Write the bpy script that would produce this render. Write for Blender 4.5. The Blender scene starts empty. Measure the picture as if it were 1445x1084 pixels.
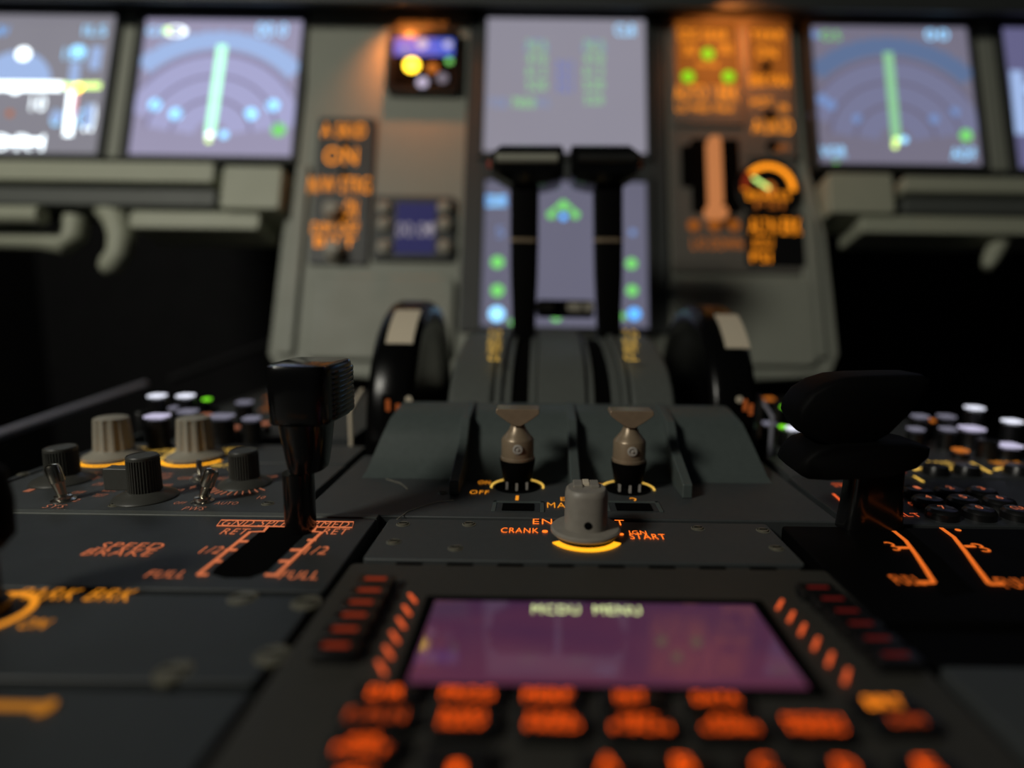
import bpy, math, random
from mathutils import Vector, Matrix
random.seed(7)
R_ = math.radians
scene = bpy.context.scene
COL = scene.collection

# ------------------------------------------------------------ camera numbers
F, CX, CY = 850.0, 763.0, 542.0
CAM = Vector((0, 0, .0825))
ROT = Matrix.Rotation(R_(90 - 8.5), 3, 'X') @ Matrix.Rotation(R_(.8), 3, 'Z')

def ray(px, py):
    return ROT @ Vector(((px - CX) / F, -(py - CY) / F, -1.0))

class Frame:
    """a flat face of the cockpit: origin, right, up, outward"""
    def __init__(s, o, u, v):
        s.o = Vector(o); s.u = Vector(u).normalized(); s.v = Vector(v).normalized(); s.n = s.u.cross(s.v).normalized()
    def w(s, u, v, n=0.0):
        return s.o + s.u * u + s.v * v + s.n * n
    def hit(s, px, py, n=0.0):
        d = ray(px, py)
        t = (s.n.dot(s.o) + n - s.n.dot(CAM)) / s.n.dot(d)
        p = CAM + d * t - s.o
        return p.dot(s.u), p.dot(s.v)

PED = Frame((0, 0, 0), (1, 0, 0), (0, 1, 0))                       # top face of the pedestal
LEAN = R_(17.9)
PAN = Frame(CAM + ray(797, 125) * .567, (1, 0, 0), (0, math.sin(LEAN), math.cos(LEAN)))   # instrument panel

def atY(px, py, Y):
    d = ray(px, py); t = (Y - CAM.y) / d.y
    p = CAM + d * t
    return p.x, p.z

# ------------------------------------------------------------ materials
def lin(c):
    c = c / 255.0
    return c / 12.92 if c <= .04045 else ((c + .055) / 1.055) ** 2.4
def rgb(r, g, b): return (lin(r), lin(g), lin(b), 1)

MATS = {}
def plastic(name, col, rough=.5, metal=0.0, noise=.15, scale=400, bump=.15, coat=0.0, spec=.5):
    m = bpy.data.materials.new(name); m.use_nodes = True
    nt = m.node_tree; b = nt.nodes['Principled BSDF']
    tc = nt.nodes.new('ShaderNodeTexCoord')
    nz = nt.nodes.new('ShaderNodeTexNoise'); nz.inputs['Scale'].default_value = scale; nz.inputs['Detail'].default_value = 4
    nt.links.new(tc.outputs['Object'], nz.inputs['Vector'])
    mx = nt.nodes.new('ShaderNodeMix'); mx.data_type = 'RGBA'
    mx.inputs['A'].default_value = tuple(c * (1 - noise) for c in col[:3]) + (1,)
    mx.inputs['B'].default_value = tuple(min(1, c * (1 + noise)) for c in col[:3]) + (1,)
    nt.links.new(nz.outputs['Fac'], mx.inputs['Factor']); nt.links.new(mx.outputs['Result'], b.inputs['Base Color'])
    b.inputs['Metallic'].default_value = metal; b.inputs['Specular IOR Level'].default_value = spec
    n2 = nt.nodes.new('ShaderNodeTexNoise'); n2.inputs['Scale'].default_value = 45; n2.inputs['Detail'].default_value = 6
    nt.links.new(tc.outputs['Object'], n2.inputs['Vector'])
    mr = nt.nodes.new('ShaderNodeMapRange'); mr.inputs['To Min'].default_value = max(.02, rough - .08); mr.inputs['To Max'].default_value = min(1, rough + .1)
    nt.links.new(n2.outputs['Fac'], mr.inputs['Value']); nt.links.new(mr.outputs['Result'], b.inputs['Roughness'])
    if bump:
        n3 = nt.nodes.new('ShaderNodeTexNoise'); n3.inputs['Scale'].default_value = 2500
        nt.links.new(tc.outputs['Object'], n3.inputs['Vector'])
        bp = nt.nodes.new('ShaderNodeBump'); bp.inputs['Strength'].default_value = bump; bp.inputs['Distance'].default_value = .0001
        nt.links.new(n3.outputs['Fac'], bp.inputs['Height']); nt.links.new(bp.outputs['Normal'], b.inputs['Normal'])
    if coat: b.inputs['Coat Weight'].default_value = coat; b.inputs['Coat Roughness'].default_value = .08
    MATS[name] = m; return m

def glow(name, col, strength=1.0, noise=0.0, base=(.01, .01, .01, 1)):
    m = bpy.data.materials.new(name); m.use_nodes = True
    nt = m.node_tree; b = nt.nodes['Principled BSDF']
    b.inputs['Base Color'].default_value = base; b.inputs['Roughness'].default_value = .65; b.inputs['Specular IOR Level'].default_value = .15
    b.inputs['Emission Strength'].default_value = strength
    if noise:
        tc = nt.nodes.new('ShaderNodeTexCoord'); nz = nt.nodes.new('ShaderNodeTexNoise'); nz.inputs['Scale'].default_value = 9
        nt.links.new(tc.outputs['Object'], nz.inputs['Vector'])
        mx = nt.nodes.new('ShaderNodeMix'); mx.data_type = 'RGBA'
        mx.inputs['A'].default_value = tuple(c * (1 - noise) for c in col[:3]) + (1,)
        mx.inputs['B'].default_value = tuple(c * (1 + noise) for c in col[:3]) + (1,)
        nt.links.new(nz.outputs['Fac'], mx.inputs['Factor']); nt.links.new(mx.outputs['Result'], b.inputs['Emission Color'])
    else:
        b.inputs['Emission Color'].default_value = col
    MATS[name] = m; return m

plastic('pedestal_grey', (.056, .062, .063, 1), .5, bump=.25)
plastic('panel_dark', (.036, .041, .043, 1), .48, bump=.25)
plastic('mcdu_grey', (.042, .04, .034, 1), .55, bump=.25)
plastic('body_dark', (.012, .012, .013, 1), .7)
plastic('guard_green', (.085, .105, .10, 1), .42, bump=.3)
plastic('quadrant_grey', (.105, .115, .105, 1), .5, bump=.3)
plastic('panel_green', (.32, .335, .28, 1), .55)
plastic('tray_green', (.46, .48, .37, 1), .5)
plastic('bezel_dark', (.045, .05, .048, 1), .5)
plastic('black_plastic', (.008, .008, .008, 1), .3, noise=.05)
plastic('lever_gloss', (.004, .004, .004, 1), .14, noise=.05, bump=0, spec=.5)
plastic('rim_black', (.003, .003, .003, 1), .22, noise=.05, bump=0, spec=.2)
plastic('lever_matt', (.002, .002, .002, 1), .6, noise=.05, bump=0, spec=.08)
plastic('slot_black', (.002, .002, .002, 1), .9, bump=0, spec=.05)
plastic('knob_black', (.06, .06, .052, 1), .38, bump=.1)
plastic('knob_grey', (.36, .335, .27, 1), .5, bump=.1)
plastic('knob_taupe', (.29, .265, .225, 1), .45, bump=.3)
plastic('bronze', (.33, .25, .165, 1), .34, metal=.3, bump=.3)
plastic('steel_pale', (.45, .42, .38, 1), .4, bump=0)
plastic('chrome', (.62, .57, .47, 1), .24, metal=1, noise=.05, bump=0)
plastic('steel', (.55, .52, .46, 1), .28, metal=1, noise=.1, bump=0)
plastic('screw_brass', (.19, .18, .135, 1), .4, metal=.3)
plastic('ivory', (.78, .68, .52, 1), .5, noise=.03, bump=0)
plastic('rail_grey', (.42, .42, .50, 1), .45, metal=.3)
plastic('floor_dark', (.006, .006, .007, 1), .9)
plastic('red_button', (.4, .04, .02, 1), .4)

glow('t_orange', (1, .17, .015, 1), 1.7)         # engine start panel
glow('t_amber', (1, .34, .02, 1), .85)
glow('t_amber_dim', (1, .36, .03, 1), .38)
glow('t_ring', (1, .40, .012, 1), 1.6)
glow('t_flap', (1, .19, .02, 1), .8)
glow('t_key', (1, .24, .10, 1), .6)
glow('t_yellow', (1, .60, .10, 1), .95)
glow('t_salmon', (1, .26, .10, 1), .62)
glow('t_salmon_dim', (1, .33, .17, 1), .30)
glow('t_deep', (1, .10, .003, 1), 1.95)
glow('t_deep_dim', (1, .11, .01, 1), .75)
glow('t_red', (1, .09, .02, 1), .2)
glow('t_red_dim', (1, .04, .03, 1), .07)
glow('t_mark', (1, .14, .035, 1), .85)
glow('t_brt', (1, .25, .01, 1), 2.1)
glow('p_orange', (1, .30, .012, 1), 1.5)
glow('t_wheel', (1, .22, .04, 1), .2)         # lettering on the far instrument panel
glow('p_orange_dim', (1, .27, .03, 1), .5)
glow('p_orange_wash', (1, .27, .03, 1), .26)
glow('e_green', (.22, .62, .20, 1), 1.3)
glow('e_blue', (.15, .22, .75, 1), .8)
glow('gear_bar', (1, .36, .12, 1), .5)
plastic('wash_plate', (.16, .15, .13, 1), .85, bump=0, spec=.1)
plastic('painted_streak', (.34, .34, .28, 1), .33, noise=.02, bump=0, spec=1.0)  # pale base colour stands in for a highlight on the left head
plastic('painted_streak_dim', (.02, .02, .018, 1), .3, noise=.02, bump=0, spec=.8)  # darker version for the weaker highlight on the right head
glow('c_green', (.20, .75, .16, 1), 1.05)
glow('c_green_hot', (.22, .62, .01, 1), 1.15)
glow('c_blue', (.10, .42, 1, 1), 1.6)
glow('c_cyan', (.27, .64, 1, 1), 1.9)
glow('c_cyan_dim', (.24, .38, .75, 1), .75)
glow('c_arc', (.42, .58, .95, 1), .85)
glow('c_arc_right', (.20, .30, .55, 1), .55)
glow('c_white', (.85, .95, 1, 1), 3.0)
glow('c_line', (.45, 1, .65, 1), 1.6)
glow('c_line_right', (.33, .72, .38, 1), .85)
glow('c_yellow', (1, .62, .03, 1), 6)
glow('c_lime', (.70, 1, .25, 1), 2)
glow('c_pink', (1, .45, .5, 1), 1.0)
glow('cap_white', (.85, .87, 1, 1), 1.25)
glow('cap_white_dim', (.62, .6, .78, 1), .28)
glow('cap_lilac', (.75, .7, .95, 1), .75)
glow('cap_green', (.2, .8, .02, 1), 1.3)
glow('s_pfd', rgb(134, 132, 142), 1, .12)
glow('s_pfd_top', rgb(100, 98, 135), 1)
glow('s_nd_left', rgb(155, 150, 178), 1, .08)
glow('s_ecam', rgb(142, 139, 152), 1, .05)
glow('s_ecam_low', rgb(104, 103, 122), 1, .08)
glow('s_nd_right', rgb(118, 114, 132), 1, .08)
glow('nd_band', rgb(168, 168, 208), 1)
glow('nd_band_right', rgb(118, 120, 150), 1)
glow('nd_ring', rgb(105, 95, 130), 1)
glow('nd_ring_right', rgb(92, 86, 110), 1)
glow('horizon_blue', (.05, .13, .75, 1), .9)
glow('clock_blue', (.03, .03, .12, 1), .7)
glow('clock_text', (.75, .68, .75, 1), .45)
glow('menu_text', (.85, 1, .42, 1), 1.3)
glow('ghost_text', (.35, .2, .42, 1), .32)
glow('ghost_red', (.8, .13, .10, 1), .32)

def mcdu_screen():
    m = bpy.data.materials.new('mcdu_screen'); m.use_nodes = True
    nt = m.node_tree; b = nt.nodes['Principled BSDF']
    b.inputs['Base Color'].default_value = (.01, .008, .012, 1); b.inputs['Roughness'].default_value = .05
    tc = nt.nodes.new('ShaderNodeTexCoord'); sp = nt.nodes.new('ShaderNodeSeparateXYZ')
    nt.links.new(tc.outputs['Generated'], sp.inputs[0])
    nz = nt.nodes.new('ShaderNodeTexNoise'); nz.inputs['Scale'].default_value = 3.0; nz.inputs['Detail'].default_value = 3
    nt.links.new(tc.outputs['Generated'], nz.inputs['Vector'])
    ad = nt.nodes.new('ShaderNodeMath'); ad.operation = 'MULTIPLY_ADD'; ad.inputs[1].default_value = .5
    nt.links.new(nz.outputs['Fac'], ad.inputs[0]); 
    sc = nt.nodes.new('ShaderNodeMath'); sc.operation = 'MULTIPLY_ADD'; sc.inputs[1].default_value = -.35; sc.inputs[2].default_value = .38
    nt.links.new(sp.outputs['Y'], sc.inputs[0]); nt.links.new(sc.outputs[0], ad.inputs[2])
    cr = nt.nodes.new('ShaderNodeValToRGB')
    cr.color_ramp.elements[0].position = .2; cr.color_ramp.elements[0].color = rgb(64, 38, 68)
    cr.color_ramp.elements[1].position = .75; cr.color_ramp.elements[1].color = rgb(100, 50, 70)
    nt.links.new(ad.outputs[0], cr.inputs[0]); nt.links.new(cr.outputs[0], b.inputs['Emission Color'])
    b.inputs['Emission Strength'].default_value = .85
    MATS['mcdu_screen'] = m
mcdu_screen()

# ------------------------------------------------------------ mesh builder
TXT = {}
def text_mesh(s):
    if s in TXT: return TXT[s]
    cu = bpy.data.curves.new('letters', 'FONT'); cu.body = s; cu.align_x = 'CENTER'; cu.resolution_u = 3; cu.space_line = .85; cu.offset = -.004; cu.space_character = 1.12
    ob = bpy.data.objects.new('letters', cu); COL.objects.link(ob)
    dg = bpy.context.evaluated_depsgraph_get()
    me = bpy.data.meshes.new_from_object(ob.evaluated_get(dg))
    vs = [(v.co.x, v.co.y) for v in me.vertices]; fs = [tuple(p.vertices) for p in me.polygons]
    bpy.data.objects.remove(ob); bpy.data.curves.remove(cu); bpy.data.meshes.remove(me)
    x0 = min(v[0] for v in vs); x1 = max(v[0] for v in vs); y0 = min(v[1] for v in vs); y1 = max(v[1] for v in vs)
    vs = [((x - x0) / max(1e-6, x1 - x0) - .5, (y - y0) / max(1e-6, y1 - y0) - .5) for x, y in vs]
    TXT[s] = (vs, fs); return TXT[s]

ORG = {}
class MB:
    def __init__(s): s.v = []; s.f = []; s.m = []; s.ml = []
    def _mi(s, mat):
        if mat not in s.ml: s.ml.append(mat)
        return s.ml.index(mat)
    def add(s, vs, fs, mat):
        o = len(s.v); mi = s._mi(mat)
        s.v += [Vector(v) for v in vs]
        for f in fs: s.f.append(tuple(i + o for i in f)); s.m.append(mi)
        return s
    def prism(s, pts, depth, mat):
        """pts: ring of world points; depth: vector"""
        n = len(pts); d = Vector(depth); pts = [Vector(p) for p in pts]
        vs = pts + [p + d for p in pts]
        a = Vector((0, 0, 0))
        for i in range(n): a += pts[i].cross(pts[(i + 1) % n])
        flip = a.dot(d) > 0
        fs = [tuple(reversed(range(n))), tuple(range(n, 2 * n))] + [(i, (i + 1) % n, (i + 1) % n + n, i + n) for i in range(n)]
        if not flip: fs = [tuple(reversed(f)) for f in fs]
        return s.add(vs, fs, mat)
    def box(s, fr, u0, u1, v0, v1, n0, n1, mat):
        if u0 > u1: u0, u1 = u1, u0
        if v0 > v1: v0, v1 = v1, v0
        return s.prism([fr.w(u0, v0, n0), fr.w(u1, v0, n0), fr.w(u1, v1, n0), fr.w(u0, v1, n0)], fr.n * (n1 - n0), mat)
    def rbox(s, fr, u0, u1, v0, v1, n0, n1, r, mat, seg=5):
        if u0 > u1: u0, u1 = u1, u0
        if v0 > v1: v0, v1 = v1, v0
        pts = []
        for cx, cy, a0 in ((u1 - r, v1 - r, 0), (u0 + r, v1 - r, 90), (u0 + r, v0 + r, 180), (u1 - r, v0 + r, 270)):
            for k in range(seg + 1):
                a = R_(a0 + 90 * k / seg); pts.append(fr.w(cx + r * math.cos(a), cy + r * math.sin(a), n0))
        return s.prism(pts, fr.n * (n1 - n0), mat)
    def poly(s, fr, uv, n0, n1, mat):
        return s.prism([fr.w(u, v, n0) for u, v in uv], fr.n * (n1 - n0), mat)
    def disc(s, fr, u, v, r, n0, n1, mat, seg=24, ry=None):
        ry = ry or r
        return s.poly(fr, [(u + r * math.cos(2 * math.pi * k / seg), v + ry * math.sin(2 * math.pi * k / seg)) for k in range(seg)], n0, n1, mat)
    def lathe(s, base, axis, prof, mat, seg=40, flute=0, depth=0.0, rng=None):
        """prof: (radius, height[, fluted])"""
        ax = Vector(axis).normalized(); base = Vector(base)
        t = Vector((1, 0, 0)) if abs(ax.x) < .9 else Vector((0, 1, 0))
        a = (t - ax * t.dot(ax)).normalized(); b = ax.cross(a)
        vs = []; fs = []
        if flute: seg = flute * 4
        for p in prof:
            for k in range(seg):
                an = 2 * math.pi * k / seg; r = p[0]
                if flute and len(p) > 2 and p[2]: r -= depth * (0 if k % 4 in (0, 1) else 1)
                vs.append(base + ax * p[1] + (a * math.cos(an) + b * math.sin(an)) * r)
        n = len(prof)
        for i in range(n - 1):
            for k in range(seg):
                k2 = (k + 1) % seg
                fs.append((i * seg + k, i * seg + k2, (i + 1) * seg + k2, (i + 1) * seg + k))
        fs.append(tuple(reversed(range(seg)))); fs.append(tuple((n - 1) * seg + k for k in range(seg)))
        return s.add(vs, fs, mat)
    def tube(s, pts, rad, mat, seg=14):
        pts = [Vector(p) for p in pts]; n = len(pts)
        if not isinstance(rad, (list, tuple)): rad = [rad] * n
        vs = []; fs = []; prev = None
        for i, p in enumerate(pts):
            d = (pts[min(i + 1, n - 1)] - pts[max(i - 1, 0)]).normalized()
            t = prev if prev is not None else (Vector((0, 0, 1)) if abs(d.z) < .9 else Vector((1, 0, 0)))
            a = (t - d * t.dot(d)).normalized(); prev = a; b = d.cross(a)
            for k in range(seg):
                an = 2 * math.pi * k / seg; vs.append(p + (a * math.cos(an) + b * math.sin(an)) * rad[i])
        for i in range(n - 1):
            for k in range(seg):
                k2 = (k + 1) % seg; fs.append((i * seg + k, i * seg + k2, (i + 1) * seg + k2, (i + 1) * seg + k))
        fs.append(tuple(reversed(range(seg)))); fs.append(tuple((n - 1) * seg + k for k in range(seg)))
        return s.add(vs, fs, mat)
    def loft(s, rings, mat):
        n = len(rings[0]); vs = [Vector(p) for r in rings for p in r]; fs = []
        for i in range(len(rings) - 1):
            for k in range(n):
                k2 = (k + 1) % n; fs.append((i * n + k, i * n + k2, (i + 1) * n + k2, (i + 1) * n + k))
        fs.append(tuple(reversed(range(n)))); fs.append(tuple((len(rings) - 1) * n + k for k in range(n)))
        return s.add(vs, fs, mat)
    def ribbon(s, fr, uv, w, n, mat, closed=False, th=.00012):
        """flat painted or lit line"""
        L = []; Rr = []; m = len(uv)
        for i in range(m):
            a = uv[(i - 1) % m] if (closed or i > 0) else uv[i]; b = uv[(i + 1) % m] if (closed or i < m - 1) else uv[i]
            dx, dy = b[0] - a[0], b[1] - a[1]; l = math.hypot(dx, dy) or 1
            nx, ny = -dy / l * w / 2, dx / l * w / 2
            L.append((uv[i][0] + nx, uv[i][1] + ny)); Rr.append((uv[i][0] - nx, uv[i][1] - ny))
        for i in range(m if closed else m - 1):
            j = (i + 1) % m
            s.prism([fr.w(*Rr[i], n - th), fr.w(*Rr[j], n - th), fr.w(*L[j], n - th), fr.w(*L[i], n - th)], fr.n * th * 2, mat)
        return s
    def pline(s, fr, pxs, w, n, mat, closed=False):
        return s.ribbon(fr, [fr.hit(x, y, n) for x, y in pxs], w, n, mat, closed)
    def letters(s, fr, txt, u, v, w, h, n, mat):
        vs, fs = text_mesh(txt)
        return s.add([fr.w(u + a * w, v + b * h, n) for a, b in vs], fs, mat)
    def ptext(s, fr, txt, x0, y0, x1, y1, n, mat):
        """lettering that fills the pixel box x0,y0 (top left) .. x1,y1 (bottom right) of the photograph"""
        ym = (y0 + y1) / 2; xm = (x0 + x1) / 2
        ua, va = fr.hit(x0, ym, n); ub, vb = fr.hit(x1, ym, n); uc, vt = fr.hit(xm, y0, n); ud, vbt = fr.hit(xm, y1, n)
        um, vm = fr.hit(xm, ym, n)
        return s.letters(fr, txt, um, (vt + vbt) / 2, ub - ua, vt - vbt, n, mat)
    def pdot(s, fr, px, py, r, n, mat, ry=None):
        u, v = fr.hit(px, py, n); k = (fr.w(u, v, n) - CAM).dot(ROT @ Vector((0, 0, -1))) / F
        return s.disc(fr, u, v, r * k, n - .0001, n + .0001, mat, 20, (ry or r) * k)
    def build(s, name, parent=None, bevel=0, seg=2, origin=None, smooth=35):
        if parent is not None: o = ORG[parent.name]
        elif origin is not None: o = Vector(origin)
        else:
            xs = [v.x for v in s.v]; ys = [v.y for v in s.v]
            o = Vector(((min(xs) + max(xs)) / 2, (min(ys) + max(ys)) / 2, min(v.z for v in s.v)))
        me = bpy.data.meshes.new(name); me.from_pydata([v - o for v in s.v], [], s.f)
        for m in s.ml: me.materials.append(MATS[m])
        me.polygons.foreach_set('material_index', s.m)
        me.polygons.foreach_set('use_smooth', [True] * len(s.f))
        me.update()
        try: me.set_sharp_from_angle(angle=R_(smooth))
        except Exception: pass
        ob = bpy.data.objects.new(name, me); COL.objects.link(ob)
        if parent is not None: ob.parent = parent
        else: ob.location = o
        ORG[ob.name] = o
        if bevel:
            b = ob.modifiers.new('Bevel', 'BEVEL'); b.width = bevel; b.segments = seg; b.limit_method = 'ANGLE'; b.angle_limit = R_(40)
            b.harden_normals = True
        return ob

def thing(name, label, cat, loc=(0, 0, 0), group=None):
    o = bpy.data.objects.new(name, None); COL.objects.link(o); o.empty_display_size = .01
    o.location = loc; o['label'] = label; o['category'] = cat
    if group: o['group'] = group
    ORG[o.name] = Vector(loc); return o
def tag(o, label, cat, group=None):
    o['label'] = label; o['category'] = cat
    if group: o['group'] = group
    return o
def struct(o): o['kind'] = 'structure'; return o
def part_label(o, t): o['label'] = t; return o
def dup(root, delta, label):
    def cp(o, par):
        c = o.copy(); COL.objects.link(c); ORG[c.name] = ORG[o.name] + Vector(delta)
        if par: c.parent = par
        for ch in [x for x in bpy.data.objects if x.parent == o]: cp(ch, c)
        return c
    r = cp(root, None); r.location = Vector(root.location) + Vector(delta); r['label'] = label
    return r

def base_of(fr, u, v, n=0): return fr.w(u, v, n)

# ============================================================ SETTING
m = MB(); m.box(PED, -.95, .95, -.3, 1.15, -.37, -.35, 'floor_dark'); struct(m.build('floor'))
m = MB(); m.box(PED, -.95, .95, 1.15, 1.17, -.35, .75, 'floor_dark'); struct(m.build('wall_front'))
m = MB(); m.box(PED, -.97, -.95, -.3, 1.17, -.35, .75, 'floor_dark'); struct(m.build('wall_left'))
m = MB(); m.box(PED, .95, .97, -.3, 1.17, -.35, .75, 'floor_dark'); struct(m.build('wall_right'))

# ============================================================ INSTRUMENT PANEL
def pb(mb, x0, y0, x1, y1, n0, n1, mat, r=None):
    """box on the instrument panel that shows at the given pixel box (front face at n1)"""
    ym = (y0 + y1) / 2; xm = (x0 + x1) / 2
    u0 = PAN.hit(x0, ym, n1)[0]; u1 = PAN.hit(x1, ym, n1)[0]; v1 = PAN.hit(xm, y0, n1)[1]; v0 = PAN.hit(xm, y1, n1)[1]
    if r: mb.rbox(PAN, u0, u1, v0, v1, n0, n1, r, mat)
    else: mb.box(PAN, u0, u1, v0, v1, n0, n1, mat)
    return (u0, u1, v0, v1)

ip = thing('instrument_panel', 'grey-green cockpit instrument panel standing across behind the thrust levers', 'instrument panel', PAN.w(0, -.26, 0))
m = MB()
# side wings carrying the displays
uL = PAN.hit(-140, 150)[0]; uR = PAN.hit(1600, 150)[0]
vT = PAN.hit(760, -6)[1]; vb = PAN.hit(300, 230)[1]
m.box(PAN, uL, uR, vb, vT, -.03, -.006, 'bezel_dark')
m.build('display_mount', ip, .001)
m = MB()
cpts = [PAN.hit(x, y, .004) for x, y in ((434, -4), (432, 120), (420, 230), (398, 330), (382, 470), (378, 500), (392, 522), (640, 545), (960, 545), (1172, 530), (1184, 500), (1178, 440), (1166, 330), (1140, 230), (1130, 120), (1122, -4))]
m.poly(PAN, cpts, -.03, .004, 'panel_green')
m.build('centre_panel', ip, .002, 3)
for pts in (((418, 232), (436, 232), (412, 500), (388, 500)), ((1126, 305), (1152, 305), (1168, 505), (1146, 505))):
    m = MB(); m.poly(PAN, [PAN.hit(x, y, .009) for x, y in pts], .004, .009, 'panel_green'); m.build('edge_strip', ip, .0015)
m = MB()
pb(m, 655, 0, 941, 470, .004, .008, 'bezel_dark'); m.build('display_surround', ip, .001)
m = MB()
pb(m, 945, 10, 1122, 385, .004, .0075, 'wash_plate'); 
m.build('gear_panel_backing', ip, .001)
m = MB()
pb(m, 134, 2, 182, 222, -.006, .002, 'panel_green'); m.build('divider_post', ip, .002)
m = MB(); pb(m, 1388, 20, 1412, 240, -.006, .002, 'panel_green'); m.build('divider_post', ip, .002)
for (x0, y0, x1, y1, nm) in ((432, 388, 640, 508, 'cover_plate'), (946, 392, 1152, 516, 'cover_plate')):
    m = MB(); pb(m, x0, y0, x1, y1, .004, .010, 'panel_green', .008); m.build(nm, ip, .003, 4)

gs = MB()
a = PAN.w(uL, PAN.hit(760, 14)[1], -.01); b_ = PAN.w(uR, PAN.hit(760, 14)[1], -.01)
v0 = PAN.hit(760, 9, .035)[1]
gs.prism([PAN.w(uL, PAN.hit(760, 12, .012)[1], -.005), PAN.w(uL, PAN.hit(760, 12, .012)[1], .012), PAN.w(uL, v0, .035), PAN.w(uL, v0 + .045, .045), PAN.w(uL, PAN.hit(760, 12, .012)[1] + .07, -.03), PAN.w(uL, PAN.hit(760, 12, .012)[1] + .02, -.034)], (uR - uL, 0, 0), 'bezel_dark')
tag(gs.build('glareshield', None, .004, 3), 'black glareshield lip running along the top above all the screens', 'glareshield')

# ---- displays
def display(name, label, quad, screen, bez=8, depth=.006, pn=.0):
    """quad: pixel box x0,y0,x1,y1 measured at mid height"""
    x0, y0, x1, y1 = quad; nn = pn + .004
    ym = (y0 + y1) / 2; xm = (x0 + x1) / 2
    u0 = PAN.hit(x0, ym, nn)[0]; u1 = PAN.hit(x1, ym, nn)[0]; v1 = PAN.hit(xm, y0, nn)[1]; v0 = PAN.hit(xm, y1, nn)[1]
    t = thing(name, label, 'display screen', PAN.w((u0 + u1) / 2, v0, pn), 'flight display screens on the instrument panel')
    k = bez * .567 / F
    fm = MB()
    o = .0028
    for bx in ((u0 - k, u0, v0 - k, v1 + k), (u1, u1 + k, v0 - k, v1 + k), (u0, u1, v1, v1 + k), (u0, u1, v0 - k, v0)):
        fm.box(PAN, *bx, pn - .006, nn + o, 'bezel_dark')
    fm.build('bezel', t, .0008)
    s = MB(); s.box(PAN, u0, u1, v0, v1, pn - .005, nn, screen); s.build('screen', t)
    return t, (u0, u1, v0, v1), nn + .0003

def arc(c, r, a0, a1, n=26): return [(c[0] + r * math.cos(R_(a0 + (a1 - a0) * k / n)), c[1] + r * math.sin(R_(a0 + (a1 - a0) * k / n))) for k in range(n + 1)]

def nd(label, quad, scr, org, tip, dots, arcm, linem, ringm, dim, twist=None):
    t, (u0, u1, v0, v1), n = display('navigation_display', label, quad, scr)
    W = u1 - u0
    s = MB(); c = PAN.hit(*org, n)
    bm = ringm.replace('ring', 'band')
    for r, w, mt in ((.66, .12, arcm), (.487, .135, bm), (.33, .135, bm), (.17, .13, bm),  (.565, .010, ringm), (.41, .010, ringm), (.25, .010, ringm)):
        rr = r * W
        pts = []
        for p in arc(c, rr, 8 if r < .6 else 32, 172 if r < .6 else 148, 36):
            if u0 + .002 < p[0] < u1 - .002: pts.append(p)
        s.ribbon(PAN, pts, w * W, n - (.0001 if mt == bm else 0), mt)
    s2 = MB()
    for k in range(15):                        # heading ticks
        a = R_(36 + 108 * k / 14); 
        p0 = (c[0] + .70 * W * math.cos(a), c[1] + .70 * W * math.sin(a)); p1 = (c[0] + .74 * W * math.cos(a), c[1] + .74 * W * math.sin(a))
        if u0 < p1[0] < u1: s.ribbon(PAN, [p0, p1], .012 * W, n, arcm)
    s.ribbon(PAN, [c, PAN.hit(*tip, n)], .058 * W, n + .0002, linem)
    u, v = c
    s.poly(PAN, [(u - .004, v - .001), (u + .004, v - .001), (u + .0015, v + .004), (u - .0015, v + .004)], n + .0002, n + .0005, 'c_white' if not dim else 'c_lime')
    s.pdot(PAN, org[0] - 2, org[1] + 6, 4, n + .0006, 'c_lime')
    for (x, y, r, mt, tx) in dots:
        if tx: s.ptext(PAN, tx, x - r * 1.6, y - r * .7, x + r * 1.6, y + r * .7, n, mt)
        else: s.pdot(PAN, x, y, r, n, mt)
    s.build('symbology', t)
    return t

nd('left navigation screen showing blue compass arcs and green track line', (194, 28, 420, 221), 's_nd_left', (296, 192), (314, 64),
   [(219, 148, 9, 'c_cyan', None), (248, 161, 9, 'c_cyan', None), (354, 161, 9, 'c_cyan', None), (385, 149, 9, 'c_cyan', None), (393, 183, 10, 'c_green', None),
    (220, 44, 8, 'c_cyan', 'GS'), (248, 44, 10, 'c_white', '0'), (384, 42, 13, 'c_cyan', '00.0'), (236, 43, 5, 'c_lime', None), (316, 190, 6, 'c_cyan', None), (314, 62, 6, 'c_white', None)],
   'c_arc', 'c_line', 'nd_ring', False)
nd('right navigation screen, dimmer, with compass arcs and green track line', (1150, 38, 1374, 233), 's_nd_right', (1265, 200), (1253, 74),
   [(1160, 140, 8, 'c_cyan_dim', None), (1172, 148, 8, 'c_cyan_dim', None), (1210, 168, 7, 'c_cyan_dim', None), (1318, 168, 7, 'c_cyan_dim', None), (1347, 158, 7, 'c_cyan_dim', None), (1363, 191, 9, 'c_green', None),
    (1172, 50, 9, 'c_green', 'GS'), (1150, 49, 6, 'c_cyan_dim', None), (1322, 49, 10, 'c_cyan', '00'), (1176, 214, 11, 'c_cyan', 'VOR'), (1180, 232, 5, 'c_green', None), (1360, 217, 11, 'c_cyan', 'ADF'), (1276, 197, 5, 'c_cyan', None), (1253, 76, 7, 'c_line_right', None)],
   'c_arc_right', 'c_line_right', 'nd_ring_right', True)

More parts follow.
